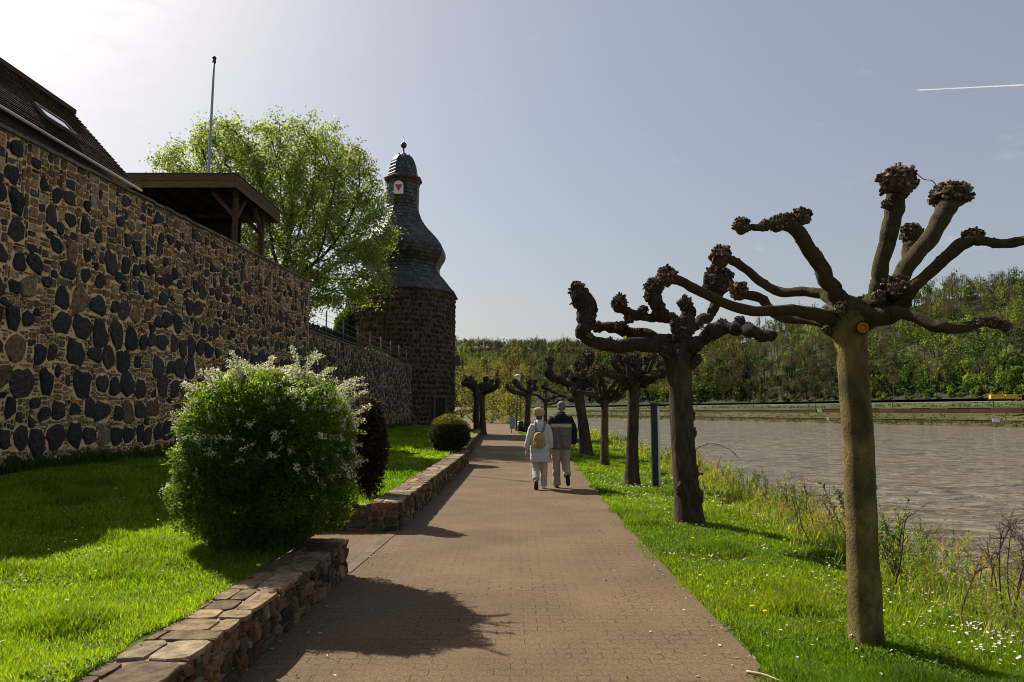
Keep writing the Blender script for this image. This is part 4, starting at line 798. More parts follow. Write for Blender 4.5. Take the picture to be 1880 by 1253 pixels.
def wallfoot():
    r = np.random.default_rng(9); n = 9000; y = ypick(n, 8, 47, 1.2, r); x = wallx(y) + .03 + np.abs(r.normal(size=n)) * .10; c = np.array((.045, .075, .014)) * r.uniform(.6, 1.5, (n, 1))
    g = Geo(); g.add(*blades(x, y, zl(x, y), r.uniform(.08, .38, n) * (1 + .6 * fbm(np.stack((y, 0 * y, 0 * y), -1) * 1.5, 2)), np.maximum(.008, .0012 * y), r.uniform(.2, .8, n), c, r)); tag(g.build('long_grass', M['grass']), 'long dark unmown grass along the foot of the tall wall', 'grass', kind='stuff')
wallfoot()
def daisies():
    r = np.random.default_rng(17); pts = []
    def patch(cx, cy, sx, sy, n, zf): 
        x = r.normal(cx, sx, n); y = r.normal(cy, sy, n); pts.append(np.stack((x, y, zf(x, y) + r.uniform(.045, .075, n)), -1))
    for cx, cy, sx, sy, n in ((3.75, 6.0, .22, .8, 170), (3.55, 5.0, .3, .5, 120), (3.3, 7.4, .3, .7, 90), (3.9, 8.5, .3, 1., 90), (2.5, 11, .5, 1.5, 60), (2.6, 15.6, .5, 1.2, 170), (2.3, 13.5, .4, 1, 80), (3.9, 13, .3, 1.3, 120), (4.1, 17.0, .3, 1.5, 120), (3.0, 18, .5, 1.5, 120), (2.0, 8.0, .2, .3, 30), (2.5, 6.6, .5, 1., 40), (2.2, 4.6, .3, .5, 20)): patch(cx, cy, sx, sy, n, zr)
    for cx, cy, sx, sy, n in ((-4.5, 6.4, 1.0, .9, 90), (-3.2, 4.6, .7, .9, 60), (-2.9, 3.4, .5, .5, 26), (-4.2, 8.5, .7, .9, 40)): patch(cx, cy, sx, sy, n, lambda x, y: zl(x, y) + .025)
    p = np.concatenate(pts); ok = ((p[:, 0] > pr(p[:, 1]) + .06) & (p[:, 0] < xb(p[:, 1]) + .2)) | ((p[:, 0] < ledge(p[:, 1]) - .05) & (p[:, 0] > -8)); p = p[ok]; n = len(p); g = Geo()
    R0 = np.maximum(.0095, .0009 * p[:, 1]) * r.uniform(.8, 1.25, n); K = 8; a = np.linspace(0, 2 * math.pi, K, endpoint=False); T = unit(np.stack((r.normal(-.25, .3, n), r.normal(.1, .3, n), np.ones(n)), -1)); U = unit(np.cross(T, (0, 1., 0))); W = np.cross(T, U)
    ring = p[:, None] + (U[:, None] * np.cos(a)[None, :, None] + W[:, None] * np.sin(a)[None, :, None]) * R0[:, None, None]
    V = np.concatenate((ring, (p - T * R0[:, None] * .25)[:, None]), 1).reshape(-1, 3); o = np.arange(n)[:, None] * (K + 1); j = np.arange(K)[None]; g.add(V, np.stack((o + j, o + (j + 1) % K, o + K + 0 * j), -1).reshape(-1, 3), np.array((.78, .78, .74)))
    yv = p + T * R0[:, None] * .12; ring = yv[:, None] + (U[:, None] * np.cos(a)[None, :, None] + W[:, None] * np.sin(a)[None, :, None]) * (R0 * .36)[:, None, None]; g.add(ring.reshape(-1, 3), np.arange(n * K).reshape(n, K), np.array((.6, .42, .03)))
    V, F = frusta(p - (0, 0, .06), p, .0012, .0012, 3); g.add(V, F, np.array((.08, .12, .03))); tag(g.build('daisies', M['petal']), 'small white daisies scattered in drifts over the grass', 'daisies', kind='stuff')
    q = []
    for x, y, f in ((2.0, 5.9, zr), (1.95, 6.05, zr), (2.25, 9.2, zr), (3.5, 9.5, zr), (-1.98, 5.8, zl), (-3.9, 9.9, zl), (-5.6, 10.4, zl), (2.6, 12.3, zr), (1.8, 7.1, zr)): q.append((x, y, float(f(np.array(x), np.array(y))) + .07))
    v, f = ico(1)
    for i, c in enumerate(q):
        g = Geo(); g.add(v * (.021, .021, .012) + c, f, np.array((.85, .66, .02))); g.add(*frusta([np.array(c) - (0, 0, .09)], [c], .002, .002, 4), np.array((.1, .14, .04)))
        tag(g.build('dandelion', M['petal'], smooth=False), 'small yellow dandelion flower head standing in the short grass', 'flower', 'yellow dandelions in the grass')
daisies()
def clover():
    r = np.random.default_rng(29); g = Geo()
    for n, y0, y1, k, xf, zf in ((16000, 2.6, 12, 1.5, lambda y: (np.maximum(wallx(y), -.8 * y - .5), ledge(y)), zl), (20000, 3, 30, 1.7, lambda y: (pr(y), xb(y) + .3), zr)):
        y = ypick(n, y0, y1, k, r); a, b = xf(y); x = a + (b - a) * r.random(n); m = fbm(np.stack((x * 1.5, y * 1.5, 0 * x + 70), -1), 2, 8) > .16; x, y = x[m], y[m]; n = len(x)
        c = np.stack((x, y, zf(x, y) + r.uniform(.02, .055, n)), -1); D = rdir(n, r); D[:, 2] = np.abs(D[:, 2]) * .5; S = rdir(n, r); S[:, 2] *= .3; V, F = leaves(c, D, S, r.uniform(.015, .036, n), r.uniform(.012, .024, n), .1); g.add(V, F, np.repeat(np.array([(.05, .12, .014), (.07, .15, .02), (.12, .15, .03)])[r.integers(3, size=n)] * r.uniform(.7, 1.2, (n, 1)), 4, 0))
    tag(g.build('clover', M['leaf']), 'patches of darker clover and plantain leaves in the turf', 'clover', kind='stuff')
clover()
def litter():
    r = np.random.default_rng(23); n = 260; y = ypick(n, 3.6, 22, 1.3, r); x = np.where(r.random(n) < .5, pl(y) + np.abs(r.normal(size=n)) * .22, pr(y) - np.abs(r.normal(size=n)) * .4)
    g = Geo(); D = rdir(n, r); D[:, 2] *= .15; S = rdir(n, r); S[:, 2] *= .2; V, F = leaves(np.stack((x, y, np.full(n, .012)), -1), D, S, r.uniform(.015, .045, n), r.uniform(.008, .022, n)); g.add(V, F, np.repeat(np.array([(.30, .24, .15), (.14, .09, .05), (.42, .38, .30)])[r.integers(3, size=n)], 4, 0)); tag(g.build('leaf_litter', M['twig']), 'dry leaf bits and crumbs along both edges of the path', 'leaf litter', kind='stuff')
    g = Geo(); g.add(*tube(spline([(1.44, 4.62, .012), (1.52, 4.5, .03), (1.60, 4.38, .02), (1.63, 4.33, .015)], 10), np.linspace(.008, .004, 10), 6), np.array((.42, .34, .25))); tag(g.build('fallen_twig', M['twig'], smooth=True), 'pale bare twig lying at the edge of the path and grass', 'twig')
litter()

# ------------------------------------------------------------------ shrubs
def supq(D): return (np.abs(D) ** 3.8).sum(1) ** (-1 / 3.8)
def leaf_cloud(c, rad, n, L, W, cols, r, shell=.3, lump=.14, lumpf=2.6, flat=-.75, droop=.2, updir=.35, boxy=False):
    D = rdir(int(n * 1.5), r); c = np.asarray(c, float); rad = np.asarray(rad, float)
    if boxy: D = D * supq(D)[:, None]
    k = 1 + lump * fbm(D * lumpf + c, 3, 5); q = r.random(len(D)) ** shell
    p = D * q[:, None] * k[:, None]; ok = p[:, 2] > flat + .08 * vnoise(p * 4); p, D = p[ok][:n], D[ok][:n]; n = len(p)
    d = unit(D * .7 + rdir(n, r) * .9 + (0, 0, updir)); s = rdir(n, r)
    V, F = leaves(c + p * rad, d, s, L * r.uniform(.6, 1.3, n), W * r.uniform(.7, 1.2, n), .08)
    cc = cols[r.integers(len(cols), size=n)] * r.uniform(.7, 1.3, (n, 1)); return V, F, np.repeat(cc, 4, 0), c + p * rad
def flower_tufts(C, r, per=9, spread=.022, s=.011):
    n = len(C) * per; c = np.repeat(C, per, 0) + r.normal(size=(n, 3)) * spread; V, F = leaves(c, rdir(n, r), rdir(n, r), s * r.uniform(.8, 1.4, n), s * r.uniform(.8, 1.4, n)); return V, F, np.repeat(np.array((.86, .80, .60)) * r.uniform(.8, 1.05, (n, 1)), 4, 0)
def flowering_bush():
    r = np.random.default_rng(31); c = np.array((-2.30, 6.95, 1.15)); rad = np.array((.73, .72, .76))
    t = empty('flowering_bush', (-2.3, 6.95, .36), 'big rounded green bush with arching sprays of tiny white flowers on the low wall', 'bush')
    LC = np.array([(.030, .054, .008), (.042, .068, .010), (.022, .042, .007), (.072, .095, .018)])
    g = Geo(); v, f = ico(3); v2 = np.maximum(v, -.7); g.add(c + v2 * rad * .74 * (1 + .1 * fbm(v * 3, 2))[:, None], f, np.array((.02, .03, .008))); core = g  # solid dark core, the bush's inner shade put into its colour
    V, F, C, Pp = leaf_cloud(c, rad, 135000, .036, .0125, LC, r, shell=.16, lump=.27, lumpf=2.6, flat=-.9, boxy=True); g = Geo(); g.add(V, F, C)
    nn = 260; D = rdir(nn, r); D[:, 2] = np.abs(D[:, 2]) * .9 - .15; D = unit(D)     # short leafy shoots breaking the outline
    D = D * supq(D)[:, None]; A = c + D * rad * (1 + .27 * fbm(D * 2.6 + c, 3, 5))[:, None] * .96
    st = Geo(); fl = []
    def shoot(a, d, ln, m, leafn, flowers):
        u = np.linspace(0, 1, 7)[:, None]; d = unit(d); side = unit(np.array((d[0], d[1], 0)) + 1e-3); pth = a + d * ln * u + side * ln * .28 * u ** 2 - np.array((0, 0, 1)) * ln * .30 * u ** 2.2
        st.add(*tube(pth, np.linspace(.004, .0016, 7), 4, cap=False), np.array((.09, .07, .035))); q = spline(pth, leafn); V, F = leaves(q, rdir(leafn, r) + d * .8, rdir(leafn, r), .032 * r.uniform(.6, 1.2, leafn), .011, .08); g.add(V, F, np.repeat(LC[r.integers(4, size=leafn)] * r.uniform(.8, 1.4, (leafn, 1)), 4, 0))
        if flowers: fl.append(spline(pth, flowers)[int(flowers * .25):])
    for a, d in zip(A, D): shoot(a - d * .05, d + r.normal(size=3) * .3 + (0, 0, .35), r.uniform(.08, .2), 5, 26, 0 if r.random() < .65 else 8)
    for i in range(30):         # the long arching flower sprays along the top and right
        ph = r.uniform(-1.5, 1.25); el = r.uniform(.55, 1.35); d = np.array((math.sin(ph) * math.cos(el), r.uniform(-.5, .5), math.sin(el))); d = unit(d); a = c + d * supq(d[None])[0] * rad * .98
        shoot(a, d + np.array((r.normal() * .25 + .1, r.normal() * .25, .55)), r.uniform(.12, .30), 7, 30, 17)
    for x, z, lean, ln in ((-2.52, 2.02, -.05, .30), (-2.60, 2.0, -.22, .28), (-1.98, 2.0, .22, .32), (-2.06, 2.03, -.02, .36), (-1.93, 1.98, .05, .36), (-1.72, 1.78, .45, .34), (-1.64, 1.72, .5, .28), (-2.74, 1.95, -.3, .2), (-1.56, 1.55, .5, .3), (-1.80, 1.86, .12, .30), (-2.3, 2.03, .1, .22), (-3.0, 1.8, -.4, .22)): shoot(np.array((x, 6.9 + r.normal() * .15, z - .08)), np.array((lean, r.normal() * .12, 1)), ln, 7, 34, 26)
    # flat clusters scattered over the body
    D = rdir(2600, r); D[:, 1] = -np.abs(D[:, 1]) * .8 + .3; D = unit(D); ok = (D[:, 2] > -.7) & (r.random(2600) < .05 + .9 * np.clip(D[:, 2] - .25, 0, 1) + .35 * np.clip(np.abs(D[:, 0]) - .3, 0, 1) * (D[:, 2] > -.3)); D = D[ok]; k = fbm(D * 3.3 + 9, 2); D = D[(k > -.15)]; D = D * supq(D)[:, None]
    fl.append(c + D * rad * (1.02 + .27 * fbm(D * 2.6 + c, 3, 5))[:, None])
    g.build('foliage', M['leaf_bush'], t); core.build('shade_core', M['twig'], t); st.build('stem', M['twig'], t)
    b = Geo(); b.add(*flower_tufts(np.concatenate(fl), r, 9, .013, .0125)); tag(b.build('blossom', M['petal'], t), kind='stuff')
flowering_bush()
def purple_shrub():
    r = np.random.default_rng(37); t = empty('purple_shrub', (-2.12, 10.9, .36), 'narrow upright dark purple leaved shrub behind the flowering bush', 'bush')
    c = (-2.12, 10.9, 1.08); PC = np.array([(.035, .018, .02), (.05, .022, .022), (.03, .03, .016), (.06, .03, .02)])
    g = Geo(); v, f = ico(2); g.add(np.array(c) + np.maximum(v, -.9) * (.2, .2, .55), f, np.array((.02, .014, .012))); g.build('shade_core', M['twig'], t)  # solid core coloured as the shade inside the shrub
    V, F, C, _ = leaf_cloud(c, (.26, .26, .74), 8000, .05, .03, PC, r, shell=.25, lump=.25, flat=-.97); g = Geo(); g.add(V, F, C); g.build('foliage', M['leaf'], t)
    g = Geo(); g.add(*tube([(-2.12, 10.9, .3), (-2.12, 10.9, .9)], .03, 8), np.array((.06, .045, .035))); g.build('stem', M['twig'], t)
purple_shrub()
def round_shrub():
    r = np.random.default_rng(41); d = 22.0; c = P(825, 797, d); t = empty('round_shrub', (c[0], d, .4), 'round dark clipped shrub with yellowish tips beside the long low wall', 'bush')
    g = Geo(); v, f = ico(2); g.add(c + np.maximum(v, -.8) * (.45, .45, .42), f, np.array((.02, .018, .01))); g.build('shade_core', M['twig'], t)  # closed dark blob: inner shade painted as its colour
    V, F, C, p = leaf_cloud(c, (.63, .62, .58), 16000, .05, .03, np.array([(.04, .04, .014), (.05, .055, .016), (.035, .03, .014)]), r, shell=.2, lump=.14, flat=-.85)
    top = np.repeat((p[:, 2] > c[2] + .28) & (r.random(len(p)) < .7), 4); C[top] = np.array((.19, .16, .03)); g = Geo(); g.add(V, F, C); g.build('foliage', M['leaf'], t)
    g = Geo(); g.add(*tube([(c[0], d, .3), c], .04, 8), np.array((.06, .045, .035))); g.build('stem', M['twig'], t)
round_shrub()
def dark_hedge(c, rad, n, label, name='dark_hedge', L=.1, cols=None, seed=3):
    r = np.random.default_rng(seed); c = np.array(c, float); t = empty(name, (c[0], c[1], c[2] - rad[2]), label, 'hedge')
    g = Geo(); v, f = ico(2); g.add(c + v * np.array(rad) * .8, f, np.array((.014, .018, .008))); g.build('shade_core', M['twig'], t)  # solid core darker than the leaves, painting the hedge's inner shade
    V, F, C, _ = leaf_cloud(c, rad, n, L, L * .6, np.array([(.022, .035, .012), (.03, .05, .014), (.018, .026, .012)]) if cols is None else cols, r, shell=.2, lump=.22, flat=-1.2); g = Geo(); g.add(V, F, C); g.build('foliage', M['leaf'], t)
dark_hedge((-8.6, 33.5, 4.5), (.9, 6.5, .85), 14000, 'long dark evergreen hedge behind the metal railing above the lower wall', L=.13, seed=5)
dark_hedge((-8.3, 43.2, 4.3), (.9, 4.0, 1.0), 9000, 'dark ivy clad hedge end where the railing meets the tower', L=.13, seed=6)
dark_hedge((-11.4, 50.3, 7.0), (1.0, 1.2, 1.7), 9000, 'leafy green shrub growing against the left flank of the tower', 'leafy_shrub', .16, np.array([(.06, .10, .02), (.045, .08, .016), (.08, .12, .03)]), 8)

# ------------------------------------------------------------------ weeds on the river bank
def weeds():
    r = np.random.default_rng(43); n = 4200; y = ypick(n, 4.6, 62, 1.25, r); off = np.abs(r.normal(.55, .55, n)) - .15; x = xb(y) + off; cl = fbm(np.stack((x, y, 0 * x), -1) * .8, 3, 7)
    k = r.random(n) < .5 + 1.1 * (cl + .2); x, y, off = x[k], y[k], off[k]; n = len(x); z = zr(x, y); b = np.stack((x, y, z - .05), -1)
    h = r.uniform(.22, .85, n) * np.clip(.55 + off, .5, 1.2); ln = np.stack((r.normal(0, .22, n), r.normal(0, .22, n), np.ones(n)), -1); p1 = b + ln * h[:, None] * .5; l2 = ln + np.stack((r.normal(0, .3, n), r.normal(0, .3, n), 0 * h), -1); p2 = p1 + l2 * h[:, None] * .5
    w = np.maximum(.0022, .0005 * y); kind = r.random(n); c = np.where((kind < .26)[:, None], np.array((.42, .34, .18)), np.where((kind < .31)[:, None], np.array((.20, .12, .075)), np.array((.18, .24, .05)))) * r.uniform(.6, 1.3, (n, 1))
    g = Geo(); V, F = frusta(b, p1, w, w * .8, 3); g.add(V, F, np.repeat(c, 6, 0)); V, F = frusta(p1, p2, w * .8, w * .4, 3); g.add(V, F, np.repeat(c, 6, 0))
    m = 34; gi = np.repeat(np.where(kind > .22)[0], m); u = r.uniform(.1, 1, len(gi)); q = np.where((u < .5)[:, None], b[gi] + (p1 - b)[gi] * (u * 2)[:, None], p1[gi] + (p2 - p1)[gi] * (u * 2 - 1)[:, None])
    wl = np.maximum(.035, .0024 * y[gi]); V, F = leaves(q, rdir(len(gi), r) + (0, 0, .4), rdir(len(gi), r), wl * r.uniform(.6, 1.4, len(gi)), wl * .4, .1); cg = np.array([(.17, .25, .035), (.22, .28, .05), (.26, .26, .085), (.13, .20, .035)])[r.integers(4, size=len(gi))] * r.uniform(.7, 1.2, (len(gi), 1)); g.add(V, F, np.repeat(cg, 4, 0))
    gi = np.repeat(np.where(kind <= .34)[0], 5); st = p2[gi] * .75 + p1[gi] * .25 + r.normal(size=(len(gi), 3)) * .01; en = st + unit(r.normal(size=(len(gi), 3)) + (0, 0, .8)) * r.uniform(.05, .2, (len(gi), 1)); V, F = frusta(st, en, w[gi] * .5, w[gi] * .3, 3); g.add(V, F, np.repeat(c[gi], 6, 0))
    tag(g.build('weeds', M['grass']), 'rank weeds, dry stalks and young nettles along the river bank', 'weeds', kind='stuff')
    n = 42000; y = ypick(n, 4.2, 62, 1.4, r); x = xb(y) + r.normal(.55, .45, n); h = r.uniform(.06, .28, n); c = np.array([(.14, .19, .03), (.27, .22, .10), (.17, .20, .05), (.10, .16, .02)])[r.integers(4, size=n)] * r.uniform(.6, 1.2, (n, 1))
    g = Geo(); g.add(*blades(x, y, zr(x, y) - .02, h, np.maximum(.007, .0013 * y), r.uniform(.2, .9, n), c, r)); tag(g.build('rough_grass', M['grass']), 'rough mixed grass and dead stalks under the bank weeds', 'grass', kind='stuff')
weeds()
def brambles():
    r = np.random.default_rng(47)
    def canes(base, n, hgt, lean, label, col, name, sidetw=7):
        b0 = np.array(base, float); b0[2] = float(zr(b0[0], b0[1])); t = empty(name, b0, label, 'shrub'); g = Geo()
        for i in range(n):
            b = b0 + (r.normal() * .22, r.normal() * .28, -.06); b[2] = float(zr(b[0], b[1])) - .04; d = np.array((r.normal() * .18 + lean, r.normal() * .15, 1)); H = hgt * r.uniform(.6, 1.1)
            q = spline(np.array([b, b + d * H * .45 + r.normal(size=3) * .03, b + d * H * .8 + (lean * .3 * H, 0, 0), b + d * H + (lean * .8 * H, r.normal() * .1, -.1 * H)]), 12); g.add(*tube(q, np.linspace(.008, .003, 12), 5), np.array(col) * r.uniform(.6, 1.3))
            k = r.integers(3, 12, sidetw * 2); e = q[k] + unit(r.normal(size=(len(k), 3)) + d * .9) * r.uniform(.08, .32, (len(k), 1)); g.add(*frusta(q[k], e, .0028, .0012, 4), np.array(col) * r.uniform(.7, 1.2)); k2 = r.integers(len(k), size=len(k) * 2); m = (q[k][k2] + e[k2]) / 2; g.add(*frusta(m, m + unit(r.normal(size=(len(k2), 3)) + (0, 0, .5)) * r.uniform(.03, .12, (len(k2), 1)), .0018, .001, 3), np.array(col))
        g.build('cane', M['twig'], t); return t
    canes((4.35, 6.35, 0), 12, 1.0, .12, 'tangle of bare reddish brown canes at the lower right of the bank', (.11, .06, .045), 'bare_shrub', 9)
    canes((4.15, 6.9, 0), 3, 1.35, .18, 'few tall dark arching bare stems beside the reddish canes', (.06, .042, .035), 'bare_shrub', 5)
    canes((4.45, 8.6, 0), 7, .8, .1, 'thin tan bare twigs rising from the weeds left of the reddish canes', (.17, .12, .08), 'bare_shrub')
    canes((4.4, 10.2, 0), 6, .85, -.05, 'sparse reddish twigs in the weeds just left of the nearest trunk', (.12, .07, .05), 'bare_shrub')
    # young green elder-like plants among the weeds
    for i, (x, y, h, lab) in enumerate(((4.0, 7.7, .75, 'bushy young green plant right of the nearest trunk foot'), (4.25, 9.1, .8, 'leafy young green plant just right of the nearest trunk, half way down the bank'), (4.75, 12.5, .75, 'fresh green plant on the bank between the two nearest trunks'), (4.95, 15.5, .8, 'yellow green plant on the bank beside the second trunk'))):
        z = float(zr(x, y)); t = empty('young_plant', (x, y, z), lab, 'plant'); g = Geo(); l = Geo()
        for s in range(9):
            d = np.array((r.normal() * .28, r.normal() * .28, 1)); q = spline(np.array([(x, y, z - .03), np.array((x, y, z)) + d * h * .5, np.array((x, y, z)) + d * h * r.uniform(.75, 1.05) + r.normal(size=3) * .05]), 10); g.add(*tube(q, np.linspace(.006, .002, 10), 5), np.array((.09, .075, .035)))
            k = 42; qq = spline(q, k)[6:]; V, F = leaves(qq, rdir(len(qq), r) + (0, 0, .5), rdir(len(qq), r), .06 * r.uniform(.6, 1.3, len(qq)), .024, .1); l.add(V, F, np.repeat(np.array((.085, .145, .025)) * r.uniform(.7, 1.4, (len(qq), 1)), 4, 0))
        g.build('stem', M['twig'], t); l.build('foliage', M['leaf'], t)
    q = spline(np.array([P(1272, 838, 11.6), P(1283, 822, 11.7), P(1310, 815, 11.9), P(1340, 826, 12.0), P(1358, 844, 12.1)]), 20); q[0][2] -= .6; g = Geo(); g.add(*tube(q, np.linspace(.006, .003, 20), 5), np.array((.07, .045, .03)))
    V, F = leaves(q, rdir(20, r), rdir(20, r), .035, .016, .1); g.add(V, F, np.array((.06, .08, .03))); tag(g.build('bramble_shoot', M['twig']), 'single thin bramble shoot arching out over the water behind the second trunk', 'bramble')
brambles()

# ------------------------------------------------------------------ the lime tree behind the wall
def lime_tree():
    r = np.random.default_rng(61); d = 39.; m = d / F_PX; base = np.array((-12.3, d, 4.2))
    lobes = [((540, 372), (178, 160), 5.2), ((355, 315), (78, 62), 3.0), ((450, 300), (110, 88), 4.2), ((560, 284), (104, 62), 4), ((678, 425), (58, 55), 3.), ((640, 350), (80, 100), 4.), ((640, 500), (75, 85), 3.2), ((560, 520), (90, 70), 3.5)]
    def inside(p):
        ok = np.zeros(len(p), bool)
        for (px, py), (rx, ry), rz in lobes:
            c = P(px, py, d); q = (p - c) / np.array((rx * m, rz, ry * m)); ok |= (q ** 2).sum(1) < (.93 + .20 * fbm(p * .45, 2, 9)) ** 2
        return ok
    lo, hi = P(270, 600, d) - (0, 5.5, 0), P(770, 180, d) + (0, 5.5, 0); A = r.uniform(lo, hi, (9000, 3)); A = A[inside(A)]; A = A[r.permutation(len(A))[:2300]]
    nodes = [base + (0, 0, z) for z in np.linspace(0, 2.6, 7)]; par = [-1] + list(range(6)); step = .42
    starts = [((470, 420), .5), ((560, 420), -1), ((610, 430), .8), ((430, 460), -.6), ((540, 380), 1.2), ((500, 400), 0)]
    for (px, py), dd in starts:
        tgt = P(px, py, d + dd); cur = 6; v = tgt - nodes[6]; k = int(np.linalg.norm(v) / step * .6)
        for i in range(k): nodes.append(nodes[cur] + unit(v + r.normal(size=3) * .8 + (0, 0, .6)) * step); par.append(cur); cur = len(nodes) - 1
    alive = np.ones(len(A), bool)
    for it in range(90):
        Nn = np.array(nodes); a = A[alive]
        if not len(a): break
        D2 = ((a[:, None] - Nn[None]) ** 2).sum(2); j = D2.argmin(1); mn = D2[np.arange(len(a)), j]; sel = mn < 36
        acc = {}
        for i in np.where(sel)[0]: acc.setdefault(j[i], []).append(unit(a[i] - Nn[j[i]]))
        for q, vs in acc.items():
            v = np.sum(vs, 0) + r.normal(size=3) * .25 + (0, 0, .06); nodes.append(Nn[q] + unit(v) * step); par.append(q)
        Nn = np.array(nodes[len(Nn):]); 
        if not len(Nn): break
        mn2 = ((a[:, None] - Nn[None]) ** 2).sum(2).min(1); idx = np.where(alive)[0]; alive[idx[mn2 < .36]] = False
    Nn = np.array(nodes); par = np.array(par); n = len(Nn); area = np.zeros(n); kids = np.zeros(n, int)
    for i in range(n - 1, 0, -1):
        if area[i] == 0: area[i] = .014 ** 2
        area[par[i]] += area[i]; kids[par[i]] += 1
    rad = np.clip(np.sqrt(area) * 1.0, .017, .46)
    t = empty('lime_tree', base, 'large spreading tree in fresh yellow green leaf behind the tall wall and shelter', 'tree')
    i = np.arange(1, n); big = rad[i] > .10
    g = Geo(); V, F = frusta(Nn[par[i[big]]], Nn[i[big]], np.minimum(rad[par[i[big]]], rad[i[big]] * 1.3), rad[i[big]], 8); g.add(V, F, np.array((.055, .042, .03))); g.build('trunk', M['bark_rough'], t, smooth=True)
    g = Geo(); s = i[~big]; V, F = frusta(Nn[par[s]], Nn[s], np.minimum(rad[par[s]], rad[s] * 1.4), rad[s], 5); g.add(V, F, np.array((.05, .038, .028))); g.build('branches', M['twig'], t)
    tips = Nn[(rad < .040)]; k = 76; C = np.repeat(tips, k, 0) + r.normal(size=(len(tips) * k, 3)) * .24; keep = fbm(C * 1.0, 2, 4) > -.24; C = C[keep]; n2 = len(C)
    V, F = leaves(C, rdir(n2, r) + (0, 0, -.3), rdir(n2, r), r.uniform(.10, .18, n2), r.uniform(.075, .13, n2), .05)
    h = np.clip((C[:, 2] - 7) / 9, 0, 1); base_c = np.array([(.155, .21, .06), (.195, .24, .08), (.115, .17, .045), (.235, .26, .105)])[r.integers(4, size=n2)] * r.uniform(.75, 1.25, (n2, 1))
    g = Geo(); g.add(V, F, np.repeat(base_c, 4, 0)); g.build('crown', M['leaf_lime'], t)
lime_tree()

# ------------------------------------------------------------------ loose trees standing on the near bank farther on
def loose_tree(x, y, h, w, label, cols, seed, name='young_poplar', ncl=60, per=60, leaf=.2, zb=None, tc=(.06, .05, .035), grp='yellow green trees beyond the bend', gap=1.):
    r = np.random.default_rng(seed); z = -.3 if zb is None else zb; t = empty(name, (x, y, z), label, 'tree', grp)
    hs = np.linspace(0, 1, 10); q = np.stack((x + .04 * h * fbm(np.stack((hs * 2, 0 * hs + seed, 0 * hs), -1), 2), np.full(10, y), z + hs * h * .92), -1)
    g = Geo(); g.add(*tube(q, np.linspace(h * .014, h * .003, 10), 7), np.array(tc)); u = np.sqrt(r.random(ncl)); zz = r.uniform(.18, 1, ncl); prof = np.sin(np.clip(zz * .95 + .06, 0, 1) * math.pi) ** .6
    a = r.uniform(0, 2 * math.pi, ncl); C = np.stack((x + np.cos(a) * u * w * prof, y + np.sin(a) * u * w * prof, z + zz * h), -1); root = np.stack((np.interp(np.clip(zz - .16, 0, 1), hs, q[:, 0]), np.full(ncl, y), z + np.clip(zz - .16, .02, 1) * h * .92), -1)
    g.add(*frusta(root, C, h * .004, h * .0012, 4), np.array(tc) * 1.1); g.build('trunk', M['twig'], t)
    L = np.repeat(C, per, 0) + r.normal(size=(ncl * per, 3)) * np.array((w * .17, w * .17, h * .05)) * gap; n = len(L)
    V, F = leaves(L, rdir(n, r), rdir(n, r), leaf * r.uniform(.6, 1.3, n), leaf * .7 * r.uniform(.6, 1.3, n)); g = Geo(); g.add(V, F, np.repeat(np.array(cols)[r.integers(len(cols), size=n)] * r.uniform(.7, 1.3, (n, 1)), 4, 0)); g.build('crown', M['leaf_lime'], t)
YG = [(.16, .15, .03), (.13, .13, .025), (.19, .17, .04), (.10, .10, .03)]
for k, (px, d, top, w, lab) in enumerate(((846, 112, 640, 3.0, 'yellow green tree half hidden by the right edge of the tower'), (868, 104, 668, 2.6, 'yellow green tree right behind the paired pollards'), (893, 128, 650, 3.2, 'taller yellow green tree between the paired pollards and the lamp'), (915, 118, 664, 2.6, 'slim yellow green tree just left of the street lamp'), (938, 124, 640, 2.9, 'tallest slim yellow green tree, rising behind the street lamp'), (958, 116, 672, 2.4, 'low yellow green tree behind the stubby far pollard'), (905, 96, 716, 2.2, 'low yellowish bush by the bend of the path'), (936, 92, 726, 1.8, 'small yellow green bush behind the grey board'))):
    c = P(px, 780, d); tp = P(px, top, d); loose_tree(c[0], d, tp[2] + .3, w, lab, YG, 70 + k, ncl=80, per=20, leaf=.22, gap=1.2)

